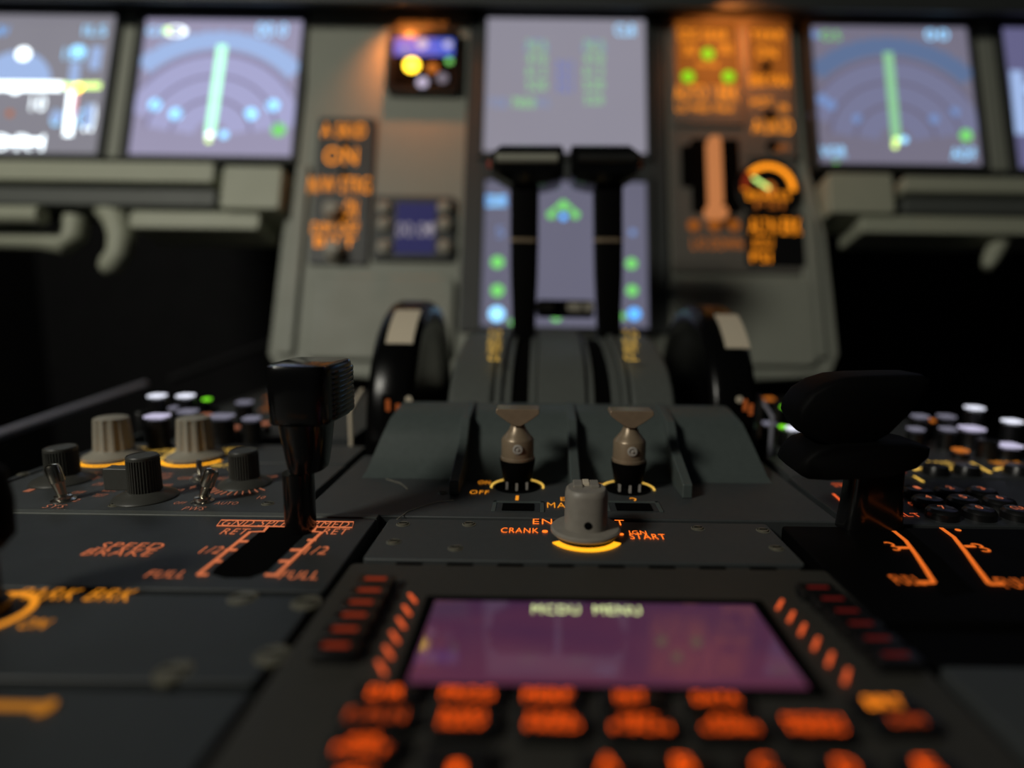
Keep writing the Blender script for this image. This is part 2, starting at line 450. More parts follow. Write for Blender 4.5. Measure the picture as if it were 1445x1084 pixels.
t, (u0, u1, v0, v1), n = display('primary_flight_display', 'left primary flight screen, overexposed white blocks, cut by the frame edge', (-70, 21, 152, 217), 's_pfd')
s = MB()
vm = PAN.hit(60, 125, n)[1]
c = PAN.hit(20, 118, n)
s.poly(PAN, arc(c, .034, 5, 175, 20), n - .0001, n + .0001, 'c_arc')
s.ribbon(PAN, [PAN.hit(-60, 108, n), PAN.hit(70, 108, n)], .007, n + .0002, 'c_arc')
s.ribbon(PAN, [PAN.hit(-60, 121, n), PAN.hit(88, 122, n)], .009, n + .0002, 'c_white')
s.ribbon(PAN, [PAN.hit(50, 121, n), PAN.hit(142, 121, n)], .006, n + .0001, 'c_lime')
s.pdot(PAN, 33, 76, 10, n + .0003, 'c_white'); s.pdot(PAN, 22, 124, 9, n + .0004, 'c_white'); s.pdot(PAN, 110, 72, 11, n + .0003, 'c_cyan', 9)
s.ribbon(PAN, [PAN.hit(107, 88, n), PAN.hit(104, 118, n)], .009, n + .0003, 'c_arc')
s.ribbon(PAN, [PAN.hit(103, 128, n), PAN.hit(96, 192, n)], .008, n + .0003, 'c_white')
s.ribbon(PAN, [PAN.hit(110, 120, n), PAN.hit(104, 165, n)], .004, n + .0005, 'c_pink')
s.ribbon(PAN, [PAN.hit(138, 66, n), PAN.hit(133, 98, n)], .009, n, 'c_arc'); s.ribbon(PAN, [PAN.hit(127, 148, n), PAN.hit(122, 180, n)], .010, n, 'c_arc'); s.pdot(PAN, 80, 164, 9, n, 'c_arc')
s.ptext(PAN, '123', 90, 68, 120, 84, n + .0006, 'c_cyan')
s.ptext(PAN, 'ILS', 118, 36, 150, 50, n, 'c_cyan'); s.ptext(PAN, 'NAV', -10, 36, 12, 50, n, 'c_blue')
s.ptext(PAN, '80', 126, 66, 142, 98, n, 'c_arc'); s.ptext(PAN, '60', 118, 146, 134, 186, n, 'c_white')
s.ptext(PAN, 'VOR1', -50, 190, 62, 212, n, 'c_white'); s.ribbon(PAN, [PAN.hit(-50, 199, n), PAN.hit(60, 200, n)], .006, n + .0002, 'c_white')
s.ptext(PAN, '10', 44, 136, 64, 156, n, 'c_white'); s.ptext(PAN, '090', 72, 155, 122, 178, n, 'c_cyan')
s.pdot(PAN, 110, 124, 6, n + .0007, 'c_yellow'); s.pdot(PAN, 14, 160, 5, n, 'p_orange_dim')
s.build('symbology', t)

t, _, n = display('primary_flight_display', 'right primary flight screen, only a sliver at the right frame edge', (1424, 41, 1648, 240), 's_pfd_top')
s = MB(); s.ribbon(PAN, [PAN.hit(1434, 100, n), PAN.hit(1442, 190, n)], .012, n + .0002, 'c_arc'); s.ribbon(PAN, [PAN.hit(1432, 125, n), PAN.hit(1600, 127, n)], .01, n, 'c_arc'); s.build('symbology', t)

t, _, n = display('engine_display', 'upper centre engine screen above the thrust lever heads', (685, 27, 911, 217), 's_ecam', pn=.006)
s = MB()
for cx in (757, 838):
    for i, y in enumerate((64, 82, 100, 120)): s.ptext(PAN, '%s' % ('76.5', '410', '61.2', '520')[i], cx - 14, y - 7, cx + 14, y + 7, n, 'e_green')
    s.ribbon(PAN, [(lambda c: (c[0] + .010 * math.cos(R_(a)), c[1] + .008 * math.sin(R_(a))))(PAN.hit(cx, 68, n)) for a in range(-30, 211, 20)], .0012, n, 'c_cyan_dim')
for y in (92, 108, 124): s.ptext(PAN, 'N1', 787, y - 7, 808, y + 7, n, 'e_blue')
s.ptext(PAN, '520', 825, 134, 851, 147, n, 'e_green')
s.ptext(PAN, 'FOB', 692, 138, 715, 152, n, 'c_cyan_dim'); s.ptext(PAN, '7800', 722, 138, 755, 152, n, 'e_green'); s.ptext(PAN, 'KG', 758, 138, 775, 151, n, 'c_cyan_dim')
s.ptext(PAN, 'CLB', 868, 34, 896, 50, n, 'c_cyan')
s.build('symbology', t)

t, _, n = display('system_display', 'lower centre system screen seen between the thrust lever stems', (682, 256, 913, 462), 's_ecam_low', pn=.006)
s = MB()
s.ptext(PAN, 'DOOR', 686, 275, 716, 292, n, 'c_blue'); s.ptext(PAN, 'DOOR', 690, 276, 712, 292, n + .0002, 'c_cyan')
s.ptext(PAN, '5', 700, 320, 712, 335, n, 'c_cyan_dim'); s.pdot(PAN, 893, 328, 5, n, 'c_cyan_dim')
for x, y, r in ((702, 370, 9), (702, 410, 9), (891, 372, 8), (892, 410, 8), (722, 455, 4), (878, 446, 5), (785, 447, 7), (778, 303, 6), (812, 303, 6), (795, 290, 7)):
    s.pdot(PAN, x, y, r, n, 'c_green')
s.pdot(PAN, 701, 443, 11, n, 'c_cyan'); s.pdot(PAN, 895, 443, 9, n, 'c_blue'); s.pdot(PAN, 795, 306, 5, n, 'c_blue')
s.ribbon(PAN, [PAN.hit(775, 303, n), PAN.hit(795, 284, n), PAN.hit(815, 303, n)], .003, n + .0002, 'c_green')
s.build('symbology', t)

# ---- standby horizon, clock and the lettered strips
def pthing(name, label, cat, px, py, group=None, n=.004):
    u, v = PAN.hit(px, py, n); return thing(name, label, cat, PAN.w(u, v, n), group)

t = pthing('standby_horizon', 'small square standby horizon with blue sky and bright yellow lamp, lit by the orange glow', 'standby instrument', 598, 120)
m = MB(); pb(m, 546, 40, 648, 128, .004, .014, 'black_plastic', .004); m.build('housing', t, .001)
m = MB(); pb(m, 556, 52, 640, 120, .014, .0145, 'slot_black'); m.build('face', t)
m = MB(); nn = .0148
for (x0, y0, x1, y1, mt) in ((556, 54, 640, 78, 'horizon_blue'),): pb(m, x0, y0, x1, y1, .0145, nn, mt)
m.pdot(PAN, 596, 62, 8, nn + .0003, 'cap_lilac'); m.pdot(PAN, 632, 63, 6, nn + .0003, 'cap_lilac'); m.pdot(PAN, 596, 116, 8, nn, 'cap_lilac'); m.pdot(PAN, 624, 110, 8, nn, 'cap_white_dim')
m.pdot(PAN, 634, 86, 5, nn, 'c_green'); m.pdot(PAN, 610, 96, 8, nn, 'p_orange_dim'); m.ptext(PAN, 'STBY', 562, 30, 632, 38, .0143, 'p_orange_dim'); m.pdot(PAN, 572, 70, 5, nn + .0003, 'c_cyan_dim')
m.build('dial_marks', t)
m = MB(); u, v = PAN.hit(581, 92, .0148); m.lathe(PAN.w(u, v, .0143), PAN.n, [(.007, 0), (.0065, .0015), (.004, .0028), (0.0005, .0032)], 'c_yellow', 24)
part_label(m.build('lamp', t), 'glowing yellow lamp')

t = pthing('switch_strip', 'column of orange lit legends with two grey selector knobs left of the clock', 'switch panel', 480, 368)
m = MB(); pb(m, 442, 166, 524, 372, .004, .008, 'bezel_dark', .002); m.build('plate', t, .0006)
m = MB(); n = .0083
for (tx, x0, y0, x1, y1) in (('A SKID', 454, 174, 516, 194), ('ON', 458, 208, 504, 232), ('N/W STRG', 436, 250, 522, 272), ('ON', 486, 282, 504, 308), ('DIM OFF', 440, 314, 506, 330), ('BRT', 444, 334, 502, 348)):
    m.ptext(PAN, tx, x0, y0, x1, y1, n, 'p_orange')
m.build('lettering', t)
for (x, y) in ((466, 294), (468, 350)):
    u, v = PAN.hit(x, y, .02); m = MB(); m.lathe(PAN.w(u, v, .008), PAN.n, [(.0095, 0), (.0095, .003), (.0075, .004, 1), (.0065, .013, 1), (.006, .014)], 'knob_grey', flute=12, depth=.0006); m.build('knob', t)
for (x, y) in ((482, 201), (480, 240)):
    u, v = PAN.hit(x, y, .012); m = MB(); m.lathe(PAN.w(u, v, .008), PAN.n, [(.0035, 0), (.003, .006), (.001, .0066)], 'black_plastic', 16); m.build('toggle', t)

t = pthing('digital_clock', 'square clock with dark blue screen and grey buttons down both sides', 'clock', 585, 366)
m = MB(); pb(m, 526, 276, 640, 366, .004, .010, 'bezel_dark', .002); m.build('housing', t, .001)
m = MB(); pb(m, 558, 286, 614, 358, .010, .0106, 'clock_blue'); m.build('screen', t)
m = MB(); m.ptext(PAN, '00:00', 560, 314, 612, 334, .0109, 'clock_text'); m.pdot(PAN, 606, 322, 5, .0109, 'clock_text'); m.build('digits', t)
for x in (540, 626):
    for y in (290, 314, 346):
        u, v = PAN.hit(x, y, .016); m = MB(); m.lathe(PAN.w(u, v, .010), PAN.n, [(.006, 0), (.006, .004), (.0045, .005)], 'knob_grey', 20); m.build('button', t)

t = pthing('landing_gear_panel', 'orange lit landing gear panel with three green lights', 'gear panel', 1000, 178, n=.0075)
m = MB(); pb(m, 950, 24, 1046, 176, .0075, .0105, 'wash_plate', .002); m.build('plate', t, .0006)
m = MB(); n = .0108
pb(m, 954, 30, 1042, 120, .0105, n - .0001, 'p_orange_wash')  # glowing sheet paints the wash of orange light on the plate
for (tx, x0, y0, x1, y1) in (('LDG GEAR', 958, 42, 1026, 56), ('UNLK', 964, 62, 984, 78), ('UNLK', 1014, 60, 1034, 76), ('NOSE', 984, 88, 1014, 94), ('AUTO / BRK', 952, 120, 1042, 142), ('LO MED MAX', 954, 148, 1036, 158)):
    m.ptext(PAN, tx, x0, y0, x1, y1, n, 'p_orange')
m.build('lettering', t)
for (x, y) in ((999, 76), (971, 108), (1028, 108)):
    m = MB(); u, v = PAN.hit(x, y, n); m.lathe(PAN.w(u, v, .0105), PAN.n, [(.0062, 0), (.0058, .001), (.003, .0018)], 'c_green_hot', 20); m.build('green_light', t)

t = pthing('landing_gear_lever', 'tall upright landing gear lever glowing orange, right of the engine screens', 'gear lever', 1013, 320, n=.0075)
m = MB(); pb(m, 976, 196, 1044, 300, .0075, .009, 'slot_black', .002); pb(m, 962, 205, 978, 262, .0075, .010, 'slot_black', .002); m.build('slot', t)
m = MB()
u0, vb0 = PAN.hit(1013, 288, .022); u1, vt0 = PAN.hit(1008, 190, .022)
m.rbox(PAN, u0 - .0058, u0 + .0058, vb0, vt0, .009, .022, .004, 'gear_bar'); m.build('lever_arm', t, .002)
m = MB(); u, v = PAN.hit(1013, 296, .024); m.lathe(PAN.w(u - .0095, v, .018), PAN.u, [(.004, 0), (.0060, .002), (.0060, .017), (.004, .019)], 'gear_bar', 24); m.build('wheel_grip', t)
m = MB(); n = .0083
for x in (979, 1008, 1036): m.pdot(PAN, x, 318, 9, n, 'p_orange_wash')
m.ptext(PAN, 'L/G DOWN', 976, 336, 1048, 352, n, 'p_orange_dim'); m.build('lettering', t)

t = pthing('brake_switch_panel', 'narrow orange lit panel of switches right of the three green lights', 'switch panel', 1085, 222, n=.0075)
m = MB(); pb(m, 1050, 24, 1120, 222, .0075, .0105, 'wash_plate', .002); m.build('plate', t, .0006)
m = MB(); n = .0108
pb(m, 1056, 36, 1114, 120, .0105, n - .0001, 'p_orange_wash')  # same painted wash of orange light, as a glowing sheet
for (tx, x0, y0, x1, y1) in (('TERR', 1060, 44, 1106, 56), ('ON', 1068, 66, 1096, 82), ('BRK FAN', 1058, 106, 1112, 122), ('HOT', 1060, 138, 1090, 150), ('ON', 1098, 146, 1112, 158), ('A/SKID', 1062, 168, 1118, 188), ('OFF', 1090, 204, 1114, 214)):
    m.ptext(PAN, tx, x0, y0, x1, y1, n, 'p_orange' if tx != 'OFF' else 'p_orange_dim')
m.build('lettering', t)
for (x, y) in ((1082, 92), (1086, 160), (1090, 203)):
    m = MB(); u, v = PAN.hit(x, y, .015); m.lathe(PAN.w(u, v, .0105), PAN.n, [(.005, 0), (.0042, .006), (.002, .007)], 'black_plastic', 18); m.build('switch', t)

t = pthing('brake_pressure_gauge', 'round orange lit brake pressure gauge below the switches', 'gauge', 1086, 296, n=.0075)
m = MB(); u, v = PAN.hit(1085, 266, .0105); m.disc(PAN, u, v, .029, .0075, .0105, 'black_plastic', 40); m.build('housing', t, .001)
m = MB(); n = .0108
m.ribbon(PAN, arc((u, v), .0215, -5, 185, 24), .005, n, 'p_orange'); m.ribbon(PAN, arc((u, v), .0215, 140, 182, 6), .006, n + .0002, 't_red')
m.ptext(PAN, 'BRAKES', 1054, 270, 1114, 282, n, 'p_orange'); m.ptext(PAN, 'PSI', 1066, 284, 1106, 294, n, 'p_orange_dim'); m.disc(PAN, u, v, .006, .0105, n, 'p_orange_dim')
m.ribbon(PAN, [(u, v), (u - .014, v + .010)], .0022, n + .0002, 'c_lime'); m.build('dial_marks', t)

t = pthing('lettered_placard', 'small black placard with bold orange letters under the pressure gauge', 'placard', 1090, 376, n=.0075)
m = MB(); pb(m, 1052, 302, 1136, 376, .0075, .009, 'black_plastic', .002); m.build('plate', t, .0005)
m = MB()
for (tx, x0, y0, x1, y1) in (('ALTN BRK', 1058, 308, 1130, 330), ('ACCU', 1062, 336, 1090, 350), ('PSI', 1060, 356, 1088, 370)): m.ptext(PAN, tx, x0, y0, x1, y1, .0093, 'p_orange')
m.build('lettering', t)

# ---- table ledges and brackets under the side displays
def ledge(label, boxes, rods, mir=False):
    t = None
    for (x0, y0, x1, y1, n0, n1, nm) in boxes:
        if t is None:
            u, v = PAN.hit((x0 + x1) / 2, y1, n1); t = thing('table_ledge', label, 'ledge', PAN.w(u, v, n0), 'folding table ledges below the side screens')
        m = MB(); pb(m, x0, y0, x1, y1, n0, n1, 'quadrant_grey' if nm == 'lower_bar' else 'tray_green', .0035); m.build(nm, t, .0015, 3)  # lower bars get a darker material to paint the shadow on them
    for pts, r in rods:
        m = MB(); m.tube([PAN.w(*PAN.hit(x, y, .02), .02) for x, y in pts], r, 'tray_green'); m.build('rod', t)
    return t
ledge('left table ledge of long grey-green bars below the bright screens',
      [(-150, 226, 302, 254, -.03, .018, 'top_bar'), (-150, 264, 304, 288, -.03, .010, 'lower_bar'), (312, 234, 396, 294, -.03, .020, 'end_block'), (182, 298, 366, 322, -.03, .012, 'bottom_bar')],
      [([(-150, 302), (60, 304)], .0080)])
ledge('right table ledge of dim grey bars below the right screens',
      [(1276, 250, 1600, 272, -.03, .018, 'top_bar'), (1276, 280, 1600, 302, -.03, .010, 'lower_bar'), (1170, 244, 1262, 300, -.03, .018, 'end_block'), (1216, 306, 1600, 330, -.03, .012, 'bottom_bar')], [])
def bracket(label, pts, rad, extra=()):
    m = MB(); P3 = [PAN.w(*PAN.hit(x, y, -.005), -.005) for x, y in pts]; m.tube(P3, rad, 'tray_green', 16)
    for e in extra: pb(m, *e, 'tray_green', .003)
    tag(m.build('hanging_bracket', None, 0), label, 'bracket', 'brackets hanging under the table ledges')
bracket('hooked grey bracket hanging under the left table ledge', [(152, 292), (166, 310), (172, 335), (168, 358), (156, 375), (146, 380)], [.012, .012, .011, .010, .010, .006])
bracket('stubby grey bracket at far left under the round rod', [(-140, 338), (0, 338), (60, 340), (92, 345), (104, 332), (108, 308)], [.009, .009, .009, .010, .0105, .010])
bracket('dark hooked bracket hanging under the right table ledge', [(1412, 322), (1408, 345), (1398, 365), (1392, 378)], [.008, .008, .007, .004])

m = MB()
x0, z0 = atY(-60, 634, .36); x1, z1 = atY(205, 543, .50); x2, z2 = atY(400, 478, .64)
m.tube([(x0, .36, z0), (x1, .50, z1)], .0035, 'rail_grey', 10); 
tag(m.build('floor_rail'), 'pale metal rail slanting up out of the dark at far left', 'rail')
m = MB(); xa, za = atY(240, 536, .55); m.tube([(xa, .55, za), (x2, .64, z2)], .0035, 'body_dark', 10)
tag(m.build('floor_rail'), 'faint dark rail between the pale rail and the instrument panel', 'rail')

# ============================================================ PEDESTAL
X0 = .0115
L_OUT, L_IN, C_L, C_R, R_IN, R_OUT = -.228, -.0595, -.0555, .0845, .0885, .252
E_L, E_R = -.0895, .1125
t = thing('centre_pedestal', 'dark pedestal body that carries every control panel between the seats', 'pedestal', (X0, .2, -.35))
m = MB()
m.box(PED, L_OUT, R_OUT, -.12, .3, -.35, -.021, 'body_dark')
m.box(PED, L_OUT, -.106, .3, .52, -.35, -.021, 'body_dark'); m.box(PED, -.054, .077, .3, .50, -.35, -.021, 'body_dark'); m.box(PED, .129, R_OUT, .3, .52, -.35, -.021, 'body_dark')
m.build('body', t, .001)
m = MB(); m.box(PED, L_OUT - .004, L_OUT, -.12, .52, -.3, .0, 'panel_dark'); m.build('side_skin', t, .001)
m = MB(); m.box(PED, R_OUT, R_OUT + .004, -.12, .52, -.3, .0, 'panel_dark'); m.build('side_skin', t, .001)

def screw(parent, px, py, z=0.0, r=.0026, mat='screw_brass', rpx=None):
    u, v = PED.hit(px, py, z)
    m = MB(); m.lathe((u, v, z - .001), (0, 0, 1), [(r * 1.35, 0), (r * 1.35, .0011), (r * 1.1, .0013), (r * 1.05, .0009), (r * .95, .0009), (r * .9, .0015)], mat, 24)
    m.box(PED, u - r * .75, u + r * .75, v - r * .13, v + r * .13, z + .0001, z + .0007, 'slot_black')
    return m.build('fastener', parent)

def pedthing(name, label, cat, u0, u1, v0, v1, mat, z0=-.0205, z1=0.0, group=None, r=.0015):
    t = thing(name, label, cat, ((u0 + u1) / 2, v0, z0), group)
    m = MB(); m.rbox(PED, u0, u1, v0, v1, z0, z1, r, mat, 3); m.build('face_plate', t, .0007, 2)
    return t
YV = lambda y, z=0: PED.hit(CX, y, z)[1]

# ---- speed brake panel
sp = pedthing('speed_brake_panel', 'dark speed brake panel with salmon scale lines around the lever slot', 'control panel', L_OUT + .002, L_IN, YV(838), YV(735), 'panel_dark')
m = MB(); n = .0003; S = 't_salmon'
m.pline(PED, [(306, 742), (497, 744.5), (499, 736.5), (312, 734)], .0005, n, S, True)
m.ptext(PED, 'GND SPLRS ARMED', 313, 735, 494, 743, n, S)
m.ptext(PED, 'RET', 314, 746, 350, 754, n, S); m.ptext(PED, 'RET', 456, 746, 491, 754, n, S)
m.pline(PED, [(379, 742), (372, 750), (353, 750.5), (279, 811)], .0010, n, S); m.pline(PED, [(447, 742), (442, 750), (454, 751), (390, 811)], .0010, n, S)
m.pline(PED, [(279, 811), (293, 811)], .0010, n, S); m.pline(PED, [(374, 811), (392, 812)], .0010, n, S)
for (a, b) in (((335, 764), (350, 764)), ((318, 776), (334, 776)), ((300, 792), (313, 792)), ((434, 762), (446, 762)), ((410, 776), (428, 776)), ((394, 792), (408, 792))): m.pline(PED, [a, b], .0012, n, S)
m.ptext(PED, '1/2', 285, 771, 314, 781, n, S); m.ptext(PED, '1/2', 432, 771, 463, 782, n, S)
m.ptext(PED, 'FULL', 208, 805, 263, 815, n, S); m.ptext(PED, 'FULL', 396, 806, 451, 817, n, S)
m.ptext(PED, 'SPEED', 141, 766, 231, 775, n, S); m.ptext(PED, 'BRAKE', 119, 775, 217, 784, n, S)
m.build('lettering', sp)
m = MB(); m.poly(PED, [PED.hit(x, y) for x, y in ((376, 744), (436, 744), (432, 752), (378, 806), (352, 816), (318, 816), (298, 810), (304, 802))], -.0004, .0002, 'slot_black'); m.build('lever_slot', sp)
m = MB(); m.box(PED, L_OUT + .002, L_IN, YV(735), YV(729.5), -.0205, .0004, 'quadrant_grey'); m.build('edge_bar', sp, .0005)

# ---- parking brake panel and handle
pk = pedthing('parking_brake_panel', 'dark parking brake panel with amber lettering and arc, lower left', 'control panel', L_OUT + .002, L_IN - .001, YV(963), YV(842), 'panel_dark', z1=-.0008)
m = MB(); n = -.0005
m.ptext(PED, 'PARK BRK', 24, 830, 192, 847, n, 't_amber'); m.ptext(PED, 'ON', 30, 873, 68, 887, n, 't_amber')
c = PED.hit(-26, 866, n); e = PED.hit(33, 866, n)[0] - c[0]
m.ribbon(PED, [(c[0] + e * math.cos(R_(a)), c[1] + e * 1.0 * math.sin(R_(a))) for a in range(-55, 181, 12)], .0019, n, 't_amber')
m.build('lettering', pk)
for x, y in ((343, 844), (432, 851), (385, 925), (245, 948)): screw(pk, x, y, -.0008, .0030)
nr = pedthing('blank_panel', 'unlit dark panel with an amber bar at the lower left corner', 'control panel', L_OUT + .002, L_IN - .001, -.1, YV(970), 'panel_dark', z1=-.002)
m = MB(); n = -.0017
m.pline(PED, [(-140, 993), (66, 997)], .0022, n, 't_amber_dim'); m.pdot(PED, 64, 998, 12, n + .0002, 't_amber_dim', 16); m.build('lettering', nr)

hx, hy = c
t = thing('parking_brake_handle', 'black parking brake handle standing at the left frame edge', 'brake handle', (hx, hy, -.0005))
rg = .0086
m = MB(); m.lathe((hx, hy, -.0008), (0, 0, 1), [(.006, 0), (.006, .003), (.0045, .005), (.0045, .02)], 'black_plastic', 28); m.build('stem', t)
m = MB()
for ang in (0,):
    m.lathe((hx, hy, .0165), (0, 0, 1), [(.006, 0), (rg, .003), (rg + .0004, .012), (rg - .0005, .020), (rg - .003, .0225)], 'lever_matt', 40)
m.build('grip', t, 0)

# ---- speed brake lever
bx, by = PED.hit(405, 747)
t = thing('speed_brake_lever', 'glossy black speed brake lever with chunky square head, left of centre', 'lever', (bx, by, 0))
def ring(cx, cy, z, wx, wy, k=.35, tilt=0, seg=32, taper=0.0):
    out = []
    for i in range(seg):
        a = 2 * math.pi * i / seg; ca, sa = math.cos(a), math.sin(a); e = k
        x = wx * math.copysign(abs(ca) ** e, ca); y = wy * math.copysign(abs(sa) ** e, sa)
        out.append(Vector((cx + x * (1 + taper * y / wy), cy + y, z + tilt * y)))
    return out
yf = by
def zof(py, Y): return atY(400, py, Y)[1]
def xof(px, Y, py=600): return atY(px, py, Y)[0]
m = MB()
x0 = xof(391, yf - .004); x1 = xof(431, yf - .004)
m.loft([ring((x0 + x1) / 2, yf, z, (x1 - x0) / 2, .0060, .8) for z in (-.002, .004, .010, .016, .021)], 'lever_gloss'); m.build('stem', t)
m = MB()
fy = yf - .009
xa = xof(379, fy); xb = xof(447, fy)
Zs = [zof(673, fy), zof(664, fy), zof(640, fy), zof(610, fy), zof(602, fy)]
ws = [.72, .78, .87, .98, 1.0]
cxn = (xa + xb) / 2 + .0005
m.loft([ring(cxn, yf + .002, z, (xb - xa) / 2 * w, .0115 * w, .72) for z, w in zip(Zs, ws)], 'lever_gloss')
m.build('neck', t)
m = MB()
xa = xof(367, fy); xb = xof(459, fy); hw = (xb - xa) / 2; cc = (xa + xb) / 2
zt = zof(517, fy); zb = zof(603, fy)
rings = []
for f, w, d in ((0, .93, .88), (.03, .97, .93), (.12, .985, .96), (.5, .99, 1.0), (.8, 1.0, 1.0), (.93, .99, .98), (.985, .96, .95), (1, .90, .9)):
    z = zb + (zt - zb) * f
    rings.append(ring(cc + .0005, yf + .0062, z, hw * w * 1.0, .0155 * d, .34, taper=.05))
m.loft(rings, 'lever_gloss')
m.build('head', t)
m = MB()
for k in range(9):                      # small serrations on the rear edge of the head
    z = zb + (zt - zb) * (.10 + .09 * k)
    m.loft([ring(cc + .0012, yf + .0098, z + dz, hw * w, .0150 * w, .5) for dz, w in ((-.0010, .985), (-.0004, 1.006), (.0004, 1.006), (.0010, .985))], 'lever_gloss')
m.build('grip_ridges', t)

# ---- weather radar panel (left, behind the speed brake panel)
wr = pedthing('radar_control_panel', 'dark radar panel with three black ribbed knobs and chrome toggles', 'control panel', L_OUT + .002, E_L - .0035, YV(728.5), YV(660), 'pedestal_grey', z1=.0)
m = MB(); n = .0003; S = 't_salmon_dim'
for (tx, x0, y0, x1, y1) in (('SYS', 63, 712, 92, 717), ('2', 105, 704, 112, 708), ('OFF', 102, 693, 118, 697), ('1', 36, 690, 46, 694), ('TEST', 132, 697, 150, 701), ('WX', 120, 666, 138, 670), ('WX+T', 145, 690, 166, 694),
    ('PWS', 259, 715, 289, 720), ('OFF', 246, 708, 262, 711.5), ('AUTO', 304, 708, 336, 712), ('OFF', 252, 673, 270, 676.5), ('AUTO', 306, 673, 334, 677), ('GAIN', 222, 667, 243, 671),
    ('TURB', 222, 683, 242, 687), ('MAP', 240, 690, 258, 694), ('TILT', 118, 673, 138, 677), ('MODE', 224, 672, 240, 676), ('10', 364, 700, 374, 704), ('UP', 376, 671, 390, 675), ('+', 268, 685, 276, 690), ('DN', 134, 681, 146, 685)):
    m.ptext(PED, tx, x0, y0, x1, y1, n, S)
kc = PED.hit(346, 683, 0)
for k in range(11):
    a = R_(215 + 11 * k); m.ribbon(PED, [(kc[0] + .0113 * math.cos(a), kc[1] + .0113 * math.sin(a)), (kc[0] + .0150 * math.cos(a), kc[1] + .0150 * math.sin(a))], .0004, n, S)
m.build('lettering', wr)
def ribbed_knob(parent, px, py, r, h, skirt, mat='knob_black', pointer=None, name='rotary_knob', fl=36):
    u, v = PED.hit(px, py)
    m = MB(); m.lathe((u, v, -.0002), (0, 0, 1), [(skirt, 0), (skirt, .0006), (skirt * .96, .0012), (r * 1.1, .0032), (r * 1.03, .0034)], mat, 48)
    sk = m.build('skirt', None, origin=(0, 0, 0)); bpy.data.objects.remove(sk)
    k = MB(); k.lathe((u, v, .0025), (0, 0, 1), [(r, 0, 0), (r, .0006, 1), (r * .98, h - .0045, 1), (r * .97, h - .004, 0), (r * .97, h - .0030, 0), (r * .9, h - .0025, 0), (r * .85, h - .0028, 0)], mat, flute=fl, depth=r * .075)
    kb = k.build(name, parent)
    s2 = MB(); s2.v, s2.f, s2.m, s2.ml = m.v, m.f, m.m, m.ml; s2.build('knob_skirt', kb)
    if pointer:
        p = MB(); dx, w, h0, h1 = pointer; p.box(PED, u + dx, u, v - w, v + w, h0, h1, mat); p.build('pointer_block', kb, .0005)
    return kb
ribbed_knob(wr, 90, 678, .0063, .0150, .0118)
ribbed_knob(wr, 206, 702, .0060, .0175, .0116, pointer=(-.0145, .0028, .0035, .0125))
ribbed_knob(wr, 346, 683, .0060, .0150, .0108)
def toggle(parent, base, top, dz, r0=.0016, r1=.0026, mat='chrome'):
    u, v = PED.hit(*base)
    # top found on the ray where height = dz
    d = ray(*top); tt = (dz - CAM.z) / d.z; p = CAM + d * tt
    p = Vector((p.x, v + min(.004, max(-.004, p.y - v)), dz))
    m = MB(); m.lathe((u, v, -.0004), (0, 0, 1), [(.0042, 0), (.0042, .0008), (.003, .0014), (.003, .0024), (.0022, .0028)], 'steel', 24)
    tb = m.build('toggle_collar', None, origin=(0, 0, 0)); bpy.data.objects.remove(tb)
    a = Vector((u, v, .001)); ax = (p - a); L = ax.length
    b = MB(); b.lathe(a, ax, [(r0 * .8, 0), (r0, L * .1), (r1 * .88, L * .45), (r1, L * .48), (r1, L * .88), (r1 * .8, L * .97), (r1 * .35, L)], mat, 24); tg = b.build('toggle_switch', parent)
    c2 = MB(); c2.v, c2.f, c2.m, c2.ml = m.v, m.f, m.m, m.ml; c2.build('collar', tg)
toggle(wr, (90, 706), (72, 655), .0148); toggle(wr, (286, 708), (300, 662), .0135)
toggle(wr, (283, 676), (280, 649), .0092, .0008, .0012, 'steel')
for x, y in ((33, 669), (163, 713), (378, 711)): screw(wr, x, y, 0, .0018)

# ---- light control panel with grey knobs
lp = pedthing('lighting_control_panel', 'lighting panel with two grey fluted knobs over yellow arcs', 'control panel', L_OUT + .002, E_L - .004, YV(658), YV(633), 'pedestal_grey')
m = MB(); n = .0003
for (tx, x0, y0, x1, y1) in (('FLOOD LT', 188, 631, 222, 636), ('OFF', 112, 650, 140, 654), ('BRT', 178, 649, 190, 653), ('INTEG', 216, 634, 240, 639), ('OFF', 220, 653, 244, 656), ('BRT', 300, 633, 312, 640), ('MAIN PNL', 316, 632, 338, 640), ('BRT', 300, 655, 322, 659)):
    m.ptext(PED, tx, x0, y0, x1, y1, n, 't_yellow')
m.pline(PED, [(221, 652), (248, 634)], .0011, n, 't_yellow'); m.pline(PED, [(324, 662), (332, 657)], .0014, n, 't_yellow')
for (px, py) in ((162, 645), (277, 645)):
    u, v = PED.hit(px, py + 2); m.ribbon(PED, arc((u, v), .0144, -150, -15, 26), .0017, n, 't_ring')
m.build('lettering', lp)
for (px, py) in ((162, 645), (277, 645)):
    u, v = PED.hit(px, py)
    k = MB(); k.lathe((u, v, .0035), (0, 0, 1), [(.0088, 0, 0), (.0085, .001, 1), (.0076, .0155, 1), (.0074, .0163, 0), (.0062, .0168, 0)], 'knob_grey', flute=12, depth=.0008)
    kb = part_label(k.build('rotary_knob', lp), 'pale grey fluted knob')
    k = MB(); k.lathe((u, v, .0004), (0, 0, 1), [(.0132, 0), (.0132, .0012), (.0105, .0024), (.0090, .0036)], 'knob_grey', 40); k.build('knob_skirt', kb)

